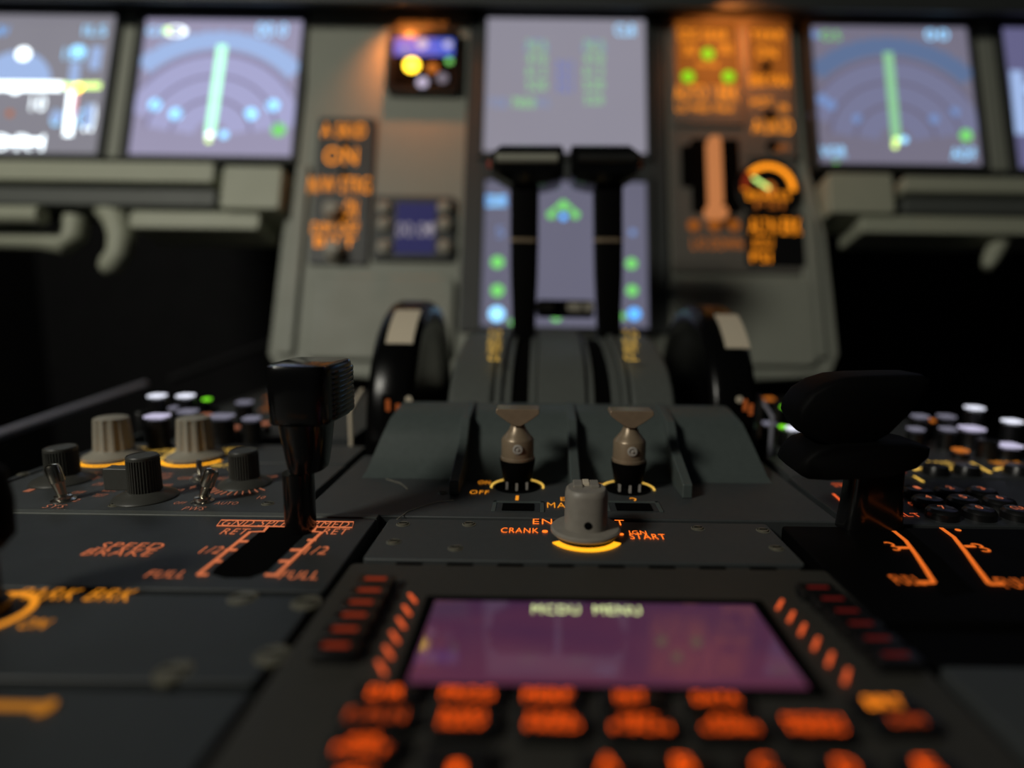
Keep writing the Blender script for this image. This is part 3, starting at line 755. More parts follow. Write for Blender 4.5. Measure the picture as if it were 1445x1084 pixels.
# ---- audio panels (far left and far right of the pedestal)
def cap_knob(parent, px, py, z, r, cap, h=None, cr=.8, sx=1.0):
    """small black push knob whose lit cap shows at px,py at height z"""
    u, v = PED.hit(px, py, z)
    m = MB(); m.lathe((u, v, -.001), (0, 0, 1), [(r * 1.15, 0), (r, .003), (r, z), (r * .9, z + .0006)], 'black_plastic', 20); kb = m.build('push_knob', parent)
    if cap:
        c = MB(); c.rbox(PED, u - r * cr * sx, u + r * cr * sx, v - r * cr, v + r * cr, z + .0006, z + .0016, r * .3, cap, 3); c.build('lit_cap', kb)
al = pedthing('audio_control_panel', 'far left audio panel with white lit knob caps and one green light', 'control panel', L_OUT + .002, -.107, YV(621), .50, 'pedestal_grey', group='audio panels either side of the trim wheels')
for (x, y, z, r, cap, sx) in ((222, 561, .020, .0050, 'cap_white', 1), (262, 561, .020, .0050, 'cap_white', 1), (222, 590, .016, .0055, 'cap_lilac', 1.15), (200, 580, .012, .004, None, 1), (245, 578, .014, .004, 'cap_white_dim', .6),
                   (292, 566, .016, .0026, 'cap_green', 1), (265, 583, .014, .0055, 'cap_white_dim', 1), (312, 590, .014, .0065, 'cap_white_dim', 1.1), (292, 588, .010, .003, 't_salmon_dim', 1), (355, 593, .012, .005, 'cap_white_dim', 1), (345, 570, .014, .005, 'cap_white_dim', 1),
                   (243, 600, .005, .004, None, 1), (330, 606, .004, .004, 't_salmon_dim', .8), (374, 600, .005, .003, 't_salmon_dim', 1), (300, 575, .012, .004, None, 1)):
    cap_knob(al, x, y, z, r, cap, sx=sx)
m = MB(); n = .0003
for (tx, x0, y0, x1, y1) in (('VHF1', 375, 557, 402, 564), ('HF1', 380, 566, 412, 573), ('INT', 372, 574, 405, 580)): m.ptext(PED, tx, x0, y0, x1, y1, n, 'p_orange_dim')
m.build('lettering', al)
ar = pedthing('audio_control_panel', 'far right audio panel with white and lilac lit knob caps', 'control panel', .130, R_OUT - .002, YV(640), .50, 'pedestal_grey', group='audio panels either side of the trim wheels')
for (x, y, z, r, cap, sx) in ((1375, 578, .018, .0052, 'cap_white', 1), (1428, 597, .014, .0050, 'cap_white', 1.05), (1371, 607, .010, .0066, 'cap_lilac', 1), (1423, 631, .006, .0060, 'cap_lilac', 1.1), (1292, 608, .010, .0045, 'cap_white_dim', 1),
                   (1337, 608, .010, .0045, 'cap_white_dim', 1), (1315, 596, .010, .0026, 'p_orange_dim', 1), (1298, 590, .014, .005, 'cap_white_dim', 1), (1335, 590, .014, .005, 'cap_white_dim', 1), (1355, 638, .003, .004, 'p_orange_dim', 1), (1395, 620, .010, .005, None, 1),
                   (1107, 577, .014, .0026, 'cap_green', 1), (1120, 575, .014, .0032, 'cap_white', 1), (1105, 605, .010, .0026, 'cap_green', 1), (1118, 607, .010, .0042, 'cap_white', 1), (1085, 600, .010, .004, 'cap_white_dim', 1), (1085, 565, .014, .004, 'p_orange_dim', 1)):
    cap_knob(ar, x, y, z, r, cap, sx=sx)

# ---- right: transponder panel
hr_ = pedthing('transponder_panel', 'transponder panel with round black number keys right of the flap lever', 'control panel', E_R + .003, R_OUT - .002, YV(733), YV(668), 'panel_dark')
lr = pedthing('right_lighting_panel', 'right lighting panel strip with yellow arcs and a slanting yellow line', 'control panel', E_R + .005, R_OUT - .002, YV(666), YV(640), 'pedestal_grey')
m = MB(); n = .0003
for px in (1320, 1364, 1436):
    u, v = PED.hit(px, 668, n); m.ribbon(PED, arc((u, v), .0085, 40, 140, 12), .0017, n, 't_yellow')
m.pline(PED, [(1371, 653), (1398, 667)], .0013, n, 't_yellow')
m.ptext(PED, 'FLOOD', 1314, 651, 1345, 657, n, 't_yellow'); m.ptext(PED, 'INTEG LT', 1404, 651, 1445, 658, n, 't_amber')
m.build('lettering', lr)
for px in (1320, 1364, 1436):
    u, v = PED.hit(px, 668); k = MB(); k.lathe((u, v, 0), (0, 0, 1), [(.0062, 0), (.0055, .003), (.005, .004)], 'black_plastic', 24); k.build('rotary_knob', lr)
for (x, y, tx) in ((1295, 689, '1'), (1341, 689, '2'), (1386, 690, '3'), (1310, 702, '4'), (1360, 702, '5'), (1411, 703, '6'), (1331, 717, '7'), (1383, 717, '0'), (1438, 718, 'CLR')):
    z = .0038; u, v = PED.hit(x, y, z)
    m = MB(); m.lathe((u, v, -.0005), (0, 0, 1), [(.0058, 0), (.0058, .0030), (.0050, .0041), (.0046, .0043)], 'black_plastic', 28); kb = m.build('number_key', hr_)
    l = MB(); l.letters(PED, tx, u, v + .0005, .0020 * (1 if len(tx) == 1 else 2.6), .0034, z + .0002, 't_key'); l.build('legend', kb)
m = MB(); n = .0003
m.ptext(PED, 'STBY', 1176, 682, 1194, 687, n, 't_mark'); m.ptext(PED, 'ALT', 1262, 724, 1298, 729, n, 't_mark'); m.pline(PED, [(1176, 697), (1188, 708)], .0010, n, 't_mark'); m.pline(PED, [(1290, 672), (1303, 680)], .0010, n, 't_yellow'); m.ptext(PED, 'ON', 1284, 709, 1292, 714, n, 't_mark')
m.pline(PED, [(1272, 665), (1278, 667)], .001, n, 't_red'); m.build('lettering', hr_)

# ---- flap panel + lever
fp = pedthing('flap_panel', 'black flap panel with curved orange scale lines at the right', 'control panel', R_IN, R_OUT - .002, YV(868), YV(737), 'lever_matt')
m = MB(); n = .0003; S = 't_flap'
m.pline(PED, [(1240, 744), (1262, 750), (1278, 763), (1292, 782), (1306, 803), (1318, 822)], .0013, n, S)
m.pline(PED, [(1318, 822), (1296, 822)], .0013, n, S); m.ptext(PED, 'FULL', 1261, 812, 1300, 825, n, S)
m.pline(PED, [(1328, 745), (1346, 758), (1362, 778), (1380, 803), (1396, 824)], .0013, n, S); m.pline(PED, [(1396, 824), (1416, 824)], .0013, n, S); m.ptext(PED, 'FULL', 1412, 816, 1462, 830, n, S)
m.ptext(PED, '3', 1254, 765, 1266, 777, n, S); m.pline(PED, [(1268, 773), (1286, 773)], .0013, n, S); m.pline(PED, [(1362, 771), (1376, 771)], .0013, n, S); m.ptext(PED, '3', 1378, 767, 1392, 779, n, S)
m.pdot(PED, 1232, 746, 4, n, S); m.pdot(PED, 1352, 748, 4, n, S)
m.build('lettering', fp)
m = MB(); m.poly(PED, [PED.hit(x, y) for x, y in ((1240, 744), (1275, 744), (1330, 790), (1375, 835), (1330, 842), (1290, 780))], -.0002, .00022, 'slot_black'); m.build('lever_slot', fp)
bp_ = pedthing('blank_panel', 'plain bluish grey panel at the lower right corner', 'control panel', R_IN + .004, R_OUT - .002, -.1, YV(926), 'pedestal_grey', z1=-.001)
bq = pedthing('spacer_panel', 'thin black filler strip between flap panel and lower right panel', 'control panel', R_IN + .002, R_OUT - .002, YV(922), YV(872), 'lever_matt', z1=-.002)

fx, fyb = PED.hit(1242, 742)
t = thing('flap_lever', 'black flap lever with wide wing-shaped head, silhouetted at right', 'lever', (fx, fyb, 0))
m = MB(); xa = xof(1196, fyb); xb = xof(1284, fyb)
m.loft([ring((xa + xb) / 2, fyb, z, (xb - xa) / 2 * w, .006, .5) for z, w in ((-.001, 1.0), (.008, .9), (.016, .84), (.024, .84))], 'lever_gloss'); m.build('stem', t)
def silh(pts, Yc, dep, mat, name, bev):
    mm = MB(); P = [atY(x, y, Yc - dep) for x, y in pts]
    cxm = sum(p[0] for p in P) / len(P); czm = sum(p[1] for p in P) / len(P)
    rings = []
    for f, sc in ((-1, .90), (-.92, .97), (-.6, 1.0), (.6, .99), (.92, .95), (1, .86)):
        rings.append([Vector((cxm + (p[0] - cxm) * sc, Yc + dep * f, czm + (p[1] - czm) * sc)) for p in P])
    mm.loft(rings, mat); return mm.build(name, t, 0, smooth=50)
silh([(1128, 592), (1131, 576), (1145, 557), (1168, 543), (1196, 534), (1230, 531), (1280, 530), (1310, 530), (1319, 536), (1316, 546), (1300, 566), (1282, 590), (1258, 614), (1235, 626), (1200, 631), (1170, 632), (1150, 622), (1136, 608)][::-1], fyb, .010, 'lever_matt', 'head', .002)
silh([(1129, 668), (1136, 650), (1152, 636), (1180, 628), (1240, 626), (1290, 627), (1318, 633), (1316, 646), (1298, 662), (1262, 674), (1220, 678), (1170, 680), (1140, 678)][::-1], fyb, .012, 'lever_matt', 'lower_flange', .002)

# ---- engine master panel (centre) with its ramp and fins
YF = YV(730.5)
em = pedthing('engine_master_panel', 'centre panel with green-grey ramp and fins behind the two master levers', 'control panel', E_L, E_R, YF, .298, 'pedestal_grey')
m = MB()
ya, yb, yc = YV(678), .292, .301
prof = [(ya, 0, .092), (ya + .004, .002, .091), (ya + .010, .0075, .0895), (ya + .017, .0155, .087), (ya + .023, .0225, .0845), (yc - .002, .0262, .083), (yc + .003, .0268, .0825), (yc + .008, .0262, .082), (yc + .010, .020, .082)]
rings = []
m2 = MB(); vs = []; fs = []
for (y, z, hwid) in prof:
    vs += [(X0 + .001 - hwid, y, z), (X0 + .001 + hwid, y, z), (X0 + .001 + hwid, y, -.004), (X0 + .001 - hwid, y, -.004)]
np_ = len(prof)
for i in range(np_ - 1):
    a = i * 4
    for k in range(4): k2 = (k + 1) % 4; fs.append((a + k, a + k2, a + 4 + k2, a + 4 + k))
fs.append((3, 2, 1, 0)); fs.append(tuple(np_ * 4 - 4 + k for k in range(4)))
m2.add(vs, fs, 'guard_green'); part_label(m2.build('guard_ramp', em, 0, smooth=60), 'green-grey ramp')
for (px_t, px_b) in ((657, 641), (809, 810), (959, 985)):
    xt = atY(px_t, 575, .300)[0]; xb2 = PED.hit(px_b + 8, 700)[0]
    xm_ = {657: -.0350, 809: X0 + .0035, 959: .0610}[px_t]
    m = MB(); w = .0021
    pr = [(YV(701), 0), (YV(701), .006), (ya + .006, .0150), (ya + .016, .0245), (yc - .002, .0276), (yc + .006, .0274), (yc + .006, -.001)]
    m.prism([Vector((xm_ - w, y, z)) for y, z in pr], (2 * w, 0, 0), 'guard_green'); m.build('fin', em, .0006)
m = MB(); n = .0003; S = 't_yellow'
m.ptext(PED, 'ON', 675, 678.5, 692, 683, n, 't_amber'); m.ptext(PED, 'OFF', 663, 692, 690, 697, n, 't_amber'); m.ptext(PED, '1', 727.5, 699.5, 732, 706, n, 't_amber'); m.ptext(PED, '2', 889, 702.5, 900, 709, n, 't_amber')
m.ptext(PED, 'MASTER', 772, 709.5, 842, 717, n, 't_amber'); m.ptext(PED, 'ENG', 791, 702, 828, 707, n, 't_amber'); m.ptext(PED, 'ON', 840, 682, 850, 686, n, 't_amber')
MAST = [(730, 687.5), (886, 690.5)]
mc = [PED.hit(*p) for p in MAST]
for c in mc:
    m.ribbon(PED, arc(c, .0112, 105, 190, 20), .0008, n, S); m.ribbon(PED, arc(c, .0112, -10, 75, 20), .0008, n, S)
m.build('lettering', em)
m = MB(); m.pline(PED, [(560, 733), (575, 722), (600, 713), (618, 708), (640, 706)], .00018, .0003, 'knob_grey'); m.pline(PED, [(545, 676), (565, 682), (575, 690)], .00018, .0003, 'knob_grey'); m.build('scratch', em)
for c in mc:
    m = MB(); m.disc(PED, c[0], c[1], .0098, -.0004, .0004, 'slot_black', 36, .0086); m.build('lever_opening', em)
for (xl, xr) in ((693, 768), (856, 936)):
    m = MB(); xm_ = (xl + xr) / 2
    u0, v0_ = PED.hit(xl, 722); u1, _v = PED.hit(xr, 722); vt_ = PED.hit(xm_, 708.5)[1]
    m.box(PED, u0, u1, vt_ - .0016, vt_, -.0002, .0005, 'guard_green'); m.box(PED, u0, u0 + .0016, v0_, vt_, -.0002, .0005, 'guard_green'); m.box(PED, u1 - .0016, u1, v0_, vt_, -.0002, .0005, 'guard_green')
    m.box(PED, u0 + .0016, u1 - .0016, v0_, vt_ - .0016, -.0002, .0003, 'panel_dark')
    m.box(PED, u0 + .004, u1 - .004, v0_ + .0003, vt_ - .0035, .0002, .0008, 'slot_black'); m.build('recess', em, .0002)
for x, y in ((489, 709), (625, 696), (1137, 722)): 
    if PED.hit(x, y)[0] > C_L + .004 and PED.hit(x, y)[0] < C_R - .004: screw(em, x, y, 0, .0016)
screw(em, 1140, 722, 0, .0022) if PED.hit(1140, 722)[0] < C_R - .003 else None

def master_lever(c, label):
    x, y = c
    t = thing('engine_master_lever', label, 'lever', (x, y, 0), 'bronze engine master levers')
    m = MB(); m.lathe((x, y, .0005), (0, 0, 1), [(.0052, 0), (.0052, .0015), (.0058, .0022), (.0074, .0105), (.0076, .0122)], 'lever_matt', 32); m.build('boot', t)
    m = MB(); m.lathe((x, y, .0120), (0, 0, 1), [(.0068, 0), (.0072, .0004), (.0072, .0018), (.0069, .0021), (.0069, .0092), (.0065, .0100), (.0054, .0112), (.0038, .0134), (.0027, .0160), (.0024, .0175), (.0026, .0195)], 'bronze', 40); m.build('barrel', t)
    m = MB()
    pf = [(-.0091, .0345), (-.0091, .0332), (-.0080, .0321), (-.0045, .0296), (-.0014, .0277), (.0014, .0277), (.0045, .0296), (.0080, .0321), (.0091, .0332), (.0091, .0345), (.0086, .0350), (-.0086, .0350)]
    m.prism([Vector((x + a, y - .0042, z)) for a, z in pf], (0, .0095, 0), 'bronze'); part_label(m.build('top_grip', t, .0005), 'flared T-shaped top')
    m = MB(); m.lathe((x + .0003, y - .0065, .0184), (0, -1, 0), [(.0021, 0), (.0021, .0007), (.0017, .0009), (.0013, .0009), (.0012, .0005)], 'steel_pale', 24); m.lathe((x + .0003, y - .0066, .0184), (0, -1, 0), [(.0007, 0), (.0007, .0010), (.0005, .0011)], 'steel_pale', 16); part_label(m.build('set_screw', t), 'steel set screw')
    for dx in (-.0042, 0, .0042):
        m = MB(); m.box(PED, x + dx - .0005, x + dx + .0005, y - .0065 + abs(dx) * .4, y - .0052 + abs(dx) * .4, .0002, .0036, 'steel_pale'); m.build('guide_pin', t)
    return t
ML = master_lever(mc[0], 'left bronze T-topped engine master lever, above the numeral 1')
dup(ML, (mc[1][0] - mc[0][0], mc[1][1] - mc[0][1], 0), 'right bronze T-topped engine master lever, above the numeral 2')

# ---- engine start panel
es = pedthing('engine_start_panel', 'narrow centre panel with glowing orange letters and taupe mode selector knob', 'control panel', C_L, C_R, YV(789), YF - .0012, 'pedestal_grey', z1=-.0006)
m = MB(); n = -.0003; S = 't_orange'
m.ptext(PED, 'ENG START', 752, 733, 881, 740.5, n, S); m.ptext(PED, 'CRANK', 707, 745, 760, 752, n, S); m.ptext(PED, 'IGN', 888, 749, 912, 754, n, S); m.ptext(PED, 'START', 889, 753.5, 939, 761, n, S)
m.pdot(PED, 769, 750, 4, n, S); m.pdot(PED, 877, 754, 3, n, S)
kx, ky = PED.hit(826, 755)
m.ribbon(PED, arc((kx, ky), .0118, -152, -28, 30), .0026, n, 't_ring')
m.build('lettering', es)
k = MB(); k.lathe((kx, ky, .0014), (0, 0, 1), [(.0116, 0), (.0121, .0005), (.0121, .0014), (.0115, .0019), (.0078, .0022)], 'knob_taupe', 48); kb0 = k.build('selector_knob', es)
part_label(kb0, 'taupe cylindrical mode selector')
k = MB(); rr = .0074
k.loft([ring(kx, ky, z, rr * w, rr * w, .82, seg=48) for z, w in ((.0016, 1.03), (.0045, 1.0), (.0150, .99), (.0165, .95), (.0172, .86))], 'knob_taupe'); k.build('grip', kb0)
k = MB(); k.box(PED, kx - .0011, kx + .0011, ky + .0015, ky + .0062, .0170, .0182, 'ivory'); k.build('index_line', kb0, .0002)
k = MB(); k.box(PED, kx - .0045, kx - .0012, ky - .0005, ky + .0063, .0168, .0180, 'knob_taupe'); k.box(PED, kx + .0012, kx + .0045, ky - .0005, ky + .0063, .0168, .0180, 'knob_taupe'); k.build('top_ridge', kb0, .0004)
k = MB(); k.lathe((kx + .0002, ky - .0070, .0062), (0, -1, 0), [(.0013, 0), (.0013, .00055), (.0011, .0006)], 'slot_black', 20); k.build('screw_hole', kb0)
for x, y in ((569, 740), (556, 765), (662, 740), (643, 774), (985, 746), (1077, 749), (1096, 774)): screw(es, x, y, -.0006, .0019)

# ---- control display unit
t = thing('display_control_unit', 'keypad unit in front with purple menu screen and orange lit keys', 'control display unit', (X0, .03, -.02))
m = MB(); mz = 0.0
m.rbox(PED, C_L - .002, C_R + .004, -.10, YV(797), -.0205, mz, .002, 'mcdu_grey', 3); m.build('housing', t, .001)
m = MB()
for k in range(9):
    u = C_L + .012 + k * .0155; m.box(PED, u, u + .008, YV(800), YV(797.5), mz - .0002, mz + .0003, 'slot_black')
m.build('vent_slot', t)
n = .0012
q = [PED.hit(x, y, n) for x, y in ((611, 849), (1064, 852), (1138, 970), (578, 961))]
su0 = (q[0][0] + q[3][0]) / 2; su1 = (q[1][0] + q[2][0]) / 2; sv1 = (q[0][1] + q[1][1]) / 2; sv0 = (q[2][1] + q[3][1]) / 2
m = MB(); m.box(PED, su0 - .0030, su1 + .0035, sv0 - .002, sv1 + .0035, mz - .001, .0008, 'slot_black'); m.build('screen_frame', t, .0003)
m = MB(); m.box(PED, su0, su1, sv0, sv1, .0002, n, 'mcdu_screen'); sc = m.build('screen', t)
m = MB(); nn = n + .0002
m.ptext(PED, 'MCDU', 751, 854, 818, 866, nn, 'menu_text'); m.ptext(PED, 'MENU', 838, 855, 904, 867, nn, 'menu_text')
m.build('screen_text', t)
LM = [(582, 844), (574, 861), (566, 879), (557, 899), (548, 920), (538, 942)]
RM = [(1101, 853), (1117, 870), (1133, 888), (1152, 908), (1172, 930), (1195, 954)]
for i in range(6):
    m = MB()
    u, v = PED.hit(*LM[i], .0006); m.ribbon(PED, [(u - .0014, v + .0023), (u + .0014, v - .0023)], .0008, .0006, 't_mark')
    m.build('key_mark', t)
    m = MB(); u, v = PED.hit(*RM[i], .0006); m.ribbon(PED, [(u + .0016, v + .0025), (u - .0018, v - .0025)], .0008, .0006, 't_mark'); m.build('key_mark', t)
for i, (x, y) in enumerate(((530, 817), (521, 833), (510, 850), (500, 868), (487, 888), (474, 911))):
    u, v = PED.hit(x, y, .003)
    m = MB(); m.rbox(PED, u - .0052, u + .0052, v - .0028, v + .0028, -.0005, .003, .0008, 'black_plastic', 3); kb = m.build('line_select_key', t, .0004)
    l = MB(); l.box(PED, u - .0029, u + .0029, v - .0007, v + .0007, .0029, .0032, 't_red'); l.build('legend', kb)
for i, (x, y) in enumerate(((1154, 829), (1175, 845), (1195, 862), (1215, 880), (1238, 901), (1264, 924))):
    u, v = PED.hit(x, y, .003)
    m = MB(); m.rbox(PED, u - .0052, u + .0052, v - .0028, v + .0028, -.0005, .003, .0008, 'black_plastic', 3); kb = m.build('line_select_key', t, .0004)
    l = MB(); l.box(PED, u - .0028, u + .0028, v - .0006, v + .0006, .0029, .0032, 't_red_dim'); l.build('legend', kb)
KEYS = [('DIR', 545, 976, 50, 17, 't_deep'), ('PROG', 660, 978, 76, 17, 't_deep'), ('PERF', 773, 981, 70, 17, 't_deep'), ('INIT', 890, 983, 44, 17, 't_deep'), ('DATA', 1011, 985, 66, 15, 't_deep'),
        ('F-PLN', 531, 1008, 86, 18, 't_deep_dim'), ('RAD\nNAV', 654, 1013, 66, 28, 't_deep'), ('FUEL\nPRED', 780, 1017, 78, 26, 't_deep'), ('SEC\nF-PLN', 903, 1020, 84, 26, 't_deep'), ('ATC\nCOMM', 1028, 1021, 80, 26, 't_deep'), ('MCDU\nMENU', 1150, 1021, 84, 26, 't_deep'),
        ('BRT', 1248, 991, 54, 17, 't_brt'), ('DIM', 1280, 1016, 48, 14, 't_deep_dim'), ('AIR\nPORT', 513, 1050, 78, 30, 't_deep'), ('', 644, 1062, 40, 14, 't_deep_dim'),
        ('A', 857, 1078, 26, 26, 't_deep'), ('B', 965, 1079, 26, 26, 't_deep'), ('C', 1078, 1080, 26, 26, 't_deep'), ('D', 1194, 1082, 26, 26, 't_deep'), ('E', 1310, 1082, 26, 26, 't_deep'), ('1', 644, 1086, 16, 20, 't_deep'), ('<', 500, 1092, 50, 20, 't_deep')]
for (tx, x, y, w, h, mt) in KEYS:
    z = .0028; u, v = PED.hit(x, y, z); k = (CAM.z - z) / ((y - 415) / F) / F
    kw = max(w * k / 2 + .0012, .0050 if len(tx) == 1 else .0062)
    vt_ = PED.hit(x, y - h / 2, z)[1]; vb_ = PED.hit(x, y + h / 2, z)[1]; kl = (vt_ - vb_) / 2 + .0006
    m = MB(); m.rbox(PED, u - kw, u + kw, v - kl, v + kl, -.0005, z, .0008, 'black_plastic', 3); kb = m.build('function_key' if len(tx) != 1 else 'letter_key', t, .0004)
    if tx: l = MB(); l.ptext(PED, tx, x - w * .48, y - h * .43, x + w * .48, y + h * .43, z + .0002, mt); l.build('legend', kb)

# ============================================================ THROTTLE QUADRANT
QX0, QX1 = X0 - .0615, X0 + .0615
t = thing('throttle_quadrant', 'grooved grey-green drum housing under the black thrust levers', 'throttle quadrant', (X0, .40, -.02))
prof = [(.3155, .0245), (.325, .0335), (.338, .0418), (.355, .0475), (.375, .0520), (.395, .0548), (.415, .0558), (.435, .0548), (.455, .0520), (.485, .045)]
def strip(x0, x1, off, mat='quadrant_grey', name='strip', bev=.0008, shr=0):
    m = MB(); pts = [Vector((x0, y, z + off)) for y, z in prof] + [Vector((x0, .485, -.018)), Vector((x0, .3155, -.018))]
    m.prism(pts, (x1 - x0, 0, 0), mat); return m.build(name, t, bev)
strip(QX0 + .004, QX1 - .004, -.004, 'slot_black', 'core')
strip(QX0, X0 - .0370, -.0005, name='side_cheek', bev=.003); strip(X0 + .0370, QX1, -.0005, name='side_cheek', bev=.003)
strip(X0 - .0365, X0 - .0325, .0008, name='track_rib'); strip(X0 + .0325, X0 + .0365, .0008, name='track_rib')
strip(X0 - .0130, X0 + .0130, .0010, name='centre_strip'); 
strip(X0 - .0322, X0 - .0270, -.002, name='track_rib'); strip(X0 + .0270, X0 + .0322, -.002, name='track_rib')
strip(X0 - .0180, X0 - .0133, -.002, name='track_rib'); strip(X0 + .0133, X0 + .0180, -.002, name='track_rib')
m = MB()
dY, dZ = .395 - .355, .0548 - .0475
for sx, px in ((-1, 698), (1, 890)):
    fr = Frame((0, .375, .0528), (1, 0, 0), (0, dY, dZ))
    for tx, y0, y1 in (('T.O', 466, 476), ('FLX', 479, 488), ('MCT', 490, 498), ('CL', 501, 509)):
        m.ptext(fr, tx, px - 9, y0, px + 9, y1, .0004, 't_yellow')
m.build('lettering', t)
m = MB(); x0_, z0_ = atY(757, 448, .43); x1_, z1_ = atY(838, 424, .43); m.rbox(Frame((0, .43, 0), (1, 0, 0), (0, 0, 1)), x0_, x1_, z0_, z1_, -.012, .004, .003, 'lever_matt'); m.build('cross_bar', t, .001)
m = MB(); frc = Frame((0, .426, 0), (1, 0, 0), (0, 0, 1))
for px, w in ((768, 13), (812, 12), (828, 9)): 
    a0, b0 = frc.hit(px - w, 439); a1, b1 = frc.hit(px + w, 427); m.rbox(frc, a0, a1, b0, b1, .0002, .001, .0018, 'knob_grey')
m.build('bar_marking', t)

def thrust_lever(label, sgn, cx, cxh):
    """cx: pixel centre of stem; cxh: head pixel span"""
    Y = .415
    x, _ = atY(cx, 480, Y)
    t = thing('thrust_lever', label, 'lever', (x, Y, .054), 'pair of black thrust levers')
    m = MB(); rings = []
    for py, w, dy in ((500, 15, .004), (470, 16, .002), (430, 17, 0), (390, 18.5, -.001), (342, 19, -.002), (300, 19, -.003), (262, 19, -.004)):
        xx, z = atY(cx - sgn * (380 - py) * .006, py, Y + dy); rings.append(ring(xx, Y + dy, z, w * Y / F, .010, .3, seg=24))
    m.loft(rings, 'lever_matt'); m.build('stem', t)
    m = MB(); rings = []
    for py, w, dy in ((343, 19.3, -.002), (338, 19.3, -.002)):
        xx, z = atY(cx - sgn * (380 - py) * .006, py, Y + dy); rings.append(ring(xx, Y + dy, z, w * Y / F, .0103, .3, seg=24))
    m.loft(rings, 'bronze'); m.build('band', t)
    # head: wide bar with chamfered outer corners
    a, b = cxh
    sil = [(a + 16, 200), (b - 2, 200), (b + 1, 206), (b + 1, 248), (b - 5, 258), (b - 28, 264), (a + 32, 264), (a + 2, 244), (a, 214)] if sgn < 0 else \
          [(a + 2, 200), (b - 16, 200), (b, 214), (b - 2, 244), (b - 32, 264), (a + 28, 264), (a + 5, 258), (a - 1, 248), (a - 1, 206)]
    Yh = Y - .006
    P = [atY(px, py, Yh - .012) for px, py in sil]; cm = (sum(p[0] for p in P) / len(P), sum(p[1] for p in P) / len(P))
    m = MB()
    rings = [[Vector((cm[0] + (p[0] - cm[0]) * s1, Yh + d, cm[1] + (p[1] - cm[1]) * s2)) for p in P] for d, s1, s2 in ((.018, .9, .8), (.014, 1, .97), (-.004, 1, 1), (-.0125, .98, .80), (-.016, .93, .42), (-.0165, .90, .15))]
    m.loft(rings, 'lever_gloss'); m.build('head', t, .0008, smooth=25)
    m = MB(); p0 = atY(a + 10, 224, Yh - .016); p1 = atY(b - 8, 224, Yh - .016); m.tube([(p0[0], Yh - .0160, p0[1]), (p1[0], Yh - .0160, p1[1])], .0032, 'painted_streak' if sgn < 0 else 'painted_streak_dim'); m.build('streak_bar', t)  # added bar whose colour paints the light streak across the head
    m = MB(); bx_, bz_ = atY(a - 4 if sgn < 0 else b + 4, 226, Yh)
    m.lathe((bx_ - sgn * .006, Yh, bz_ - .003), (sgn, 0, 0), [(.0030, 0), (.0030, .0040), (.0022, .0050)], 'red_button', 20); part_label(m.build('disconnect_button', t), 'dim red button')
    m.v and None
    return t
thrust_lever('left black thrust lever, its head with a painted pale light streak', -1, 740, (690, 795))
thrust_lever('right black thrust lever beside the twin lever with the pale streak', 1, 858, (806, 906))

# ---- trim wheels
def trim_wheel(x0, x1, mk0, mk1, label):
    Yc, Zc, Rw = .400, -.001, .078; xm = (x0 + x1) / 2; W = x1 - x0
    t = thing('trim_wheel', label, 'trim wheel', (xm, Yc, Zc), 'pair of black pitch trim wheels')
    m = MB(); m.lathe((x0, Yc, Zc), (1, 0, 0), [(.055, .004), (.060, .004), (.066, 0.0005), (.074, 0), (.0765, .002), (.078, .005), (.078, W - .005), (.0765, W - .002), (.074, W), (.066, W - .0005), (.060, W - .004), (.055, W - .004)], 'rim_black', 96); m.build('rim', t)
    m = MB(); m.lathe((x0 + .006, Yc, Zc), (1, 0, 0), [(.02, 0), (.056, .001), (.056, W - .013), (.02, W - .012)], 'rim_black', 48); m.build('web', t)
    m = MB(); vs = []; N = 10
    for k in range(N + 1):
        a = R_(44 + 24 * k / N)
        for xx in (mk0, mk1):
            r = Rw + .0005; vs.append((xx, Yc - r * math.cos(a), Zc + r * math.sin(a)))
    for k in range(N + 1):
        a = R_(44 + 24 * k / N)
        for xx in (mk0, mk1): r = Rw - .0005; vs.append((xx, Yc - r * math.cos(a), Zc + r * math.sin(a)))
    fs = [(2 * k, 2 * k + 1, 2 * k + 3, 2 * k + 2) for k in range(N)]; o = 2 * (N + 1)
    fs += [(o + 2 * k, o + 2 * k + 2, o + 2 * k + 3, o + 2 * k + 1) for k in range(N)]
    fs += [(2 * k, 2 * k + 2, o + 2 * k + 2, o + 2 * k) for k in range(N)] + [(2 * k + 1, o + 2 * k + 1, o + 2 * k + 3, 2 * k + 3) for k in range(N)]
    fs += [(0, o, o + 1, 1), (2 * N, 2 * N + 1, o + 2 * N + 1, o + 2 * N)]
    m.add(vs, fs, 'ivory'); part_label(m.build('marker_patch', t), 'ivory white marker')
trim_wheel(-.0965, -.0700, -.0890, -.0735, 'left black trim wheel with an ivory marker on its rim')
trim_wheel(.0940, .1205, .1055, .1195, 'right black trim wheel with an ivory marker on its rim')
m = MB(); m.tube([(-.1035, .322, -.01), (-.1035, .322, .018), (-.1035, .345, .026)], .0012, 'ivory', 8); 
tag(m.build('scale_edge', None), 'thin pale upright edge beside the left trim wheel', 'trim strip', 'pale edges beside the trim wheels')
m = MB(); m.tube([(.1265, .322, -.01), (.1265, .322, .018), (.1265, .345, .026)], .0012, 'rail_grey', 8); 
tag(m.build('scale_edge', None), 'thin dim upright edge beside the right trim wheel', 'trim strip', 'pale edges beside the trim wheels')
frw = Frame((0, .322, 0), (1, 0, 0), (0, 0, 1))
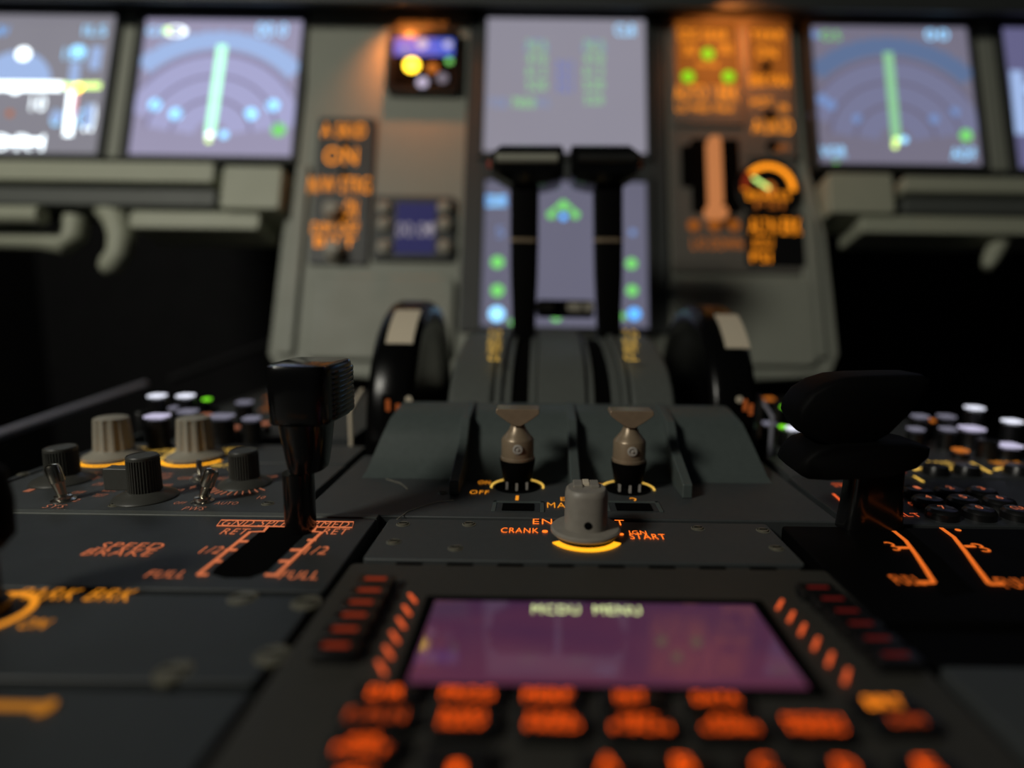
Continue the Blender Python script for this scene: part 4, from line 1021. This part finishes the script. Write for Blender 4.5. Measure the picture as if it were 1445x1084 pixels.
for (pxs, lab) in (((550, 564, 579), 'small orange lit trim scale in front of the left wheel'), ((1048, 1056, 1040), 'small orange lit trim scale in front of the right wheel')):
    m = MB(); a0, b0 = frw.hit(pxs[0] - 8, 600); a1, b1 = frw.hit(max(pxs) + 2, 556)
    m.box(frw, min(a0, a1) , max(a0, a1), b0, b1, -.001, .0005, 'lever_matt')
    m.ptext(frw, 'I', pxs[0] - 3, 562, pxs[0] + 3, 578, .001, 't_wheel'); m.ptext(frw, 'I', pxs[1] - 3, 568, pxs[1] + 3, 584, .001, 't_wheel'); m.pdot(frw, pxs[2], 562, 5, .001, 'ivory')
    m.v = [v + Vector((0, -.004, 0)) for v in m.v]
    tag(m.build('trim_scale'), lab, 'scale', 'trim scales before the wheels')

# ============================================================ LIGHT
def area(name, loc, target, size, energy, col, spread=None):
    l = bpy.data.lights.new(name, 'AREA'); l.energy = energy; l.size = size; l.color = col
    if spread: l.spread = R_(spread)
    o = bpy.data.objects.new(name, l); COL.objects.link(o); o.location = loc
    o.rotation_euler = (Vector(target) - Vector(loc)).to_track_quat('-Z', 'Y').to_euler(); return o
area('dome_lamp', (-.70, -.36, .68), (-.1, .45, .1), .2, 5.0, (1, .965, .85))
def spot(name, loc, tgt, e, col, ang, rad=.01):
    l = bpy.data.lights.new(name, 'SPOT'); l.energy = e; l.color = col; l.spot_size = R_(ang); l.spot_blend = .9; l.shadow_soft_size = rad
    o = bpy.data.objects.new(name, l); COL.objects.link(o); o.location = loc
    o.rotation_euler = (Vector(tgt) - Vector(loc)).to_track_quat('-Z', 'Y').to_euler()
u, v = PAN.hit(566, 14, .030); tu, tv = PAN.hit(585, 100, 0)
spot('flood_lamp', PAN.w(u, v, .040), PAN.w(tu, tv, 0), .5, (1, .26, .04), 125, .003)
u, v = PAN.hit(1032, 18, .045); tu, tv = PAN.hit(1030, 90, 0)
spot('flood_lamp', PAN.w(u, v, .055), PAN.w(tu, tv, 0), .5, (1, .27, .05), 140, .003)

w = bpy.data.worlds.new('World'); scene.world = w; w.use_nodes = True
w.node_tree.nodes['Background'].inputs[0].default_value = (.6, .7, .8, 1); w.node_tree.nodes['Background'].inputs[1].default_value = .012

# ============================================================ CAMERA
cd = bpy.data.cameras.new('Camera'); co = bpy.data.objects.new('Camera', cd); COL.objects.link(co)
cd.sensor_width = 36; cd.lens = F / 1445 * 36; cd.clip_start = .002
cd.shift_x = -(CX - 722.5) / 1445
co.matrix_world = Matrix.Translation(CAM) @ ROT.to_4x4()
cd.dof.use_dof = True; cd.dof.focus_distance = .225; cd.dof.aperture_fstop = 2.85
scene.camera = co
vs_ = scene.view_settings; vs_.view_transform = 'Standard'; vs_.look = 'None'; vs_.exposure = 0; vs_.gamma = 1; vs_.use_curve_mapping = False
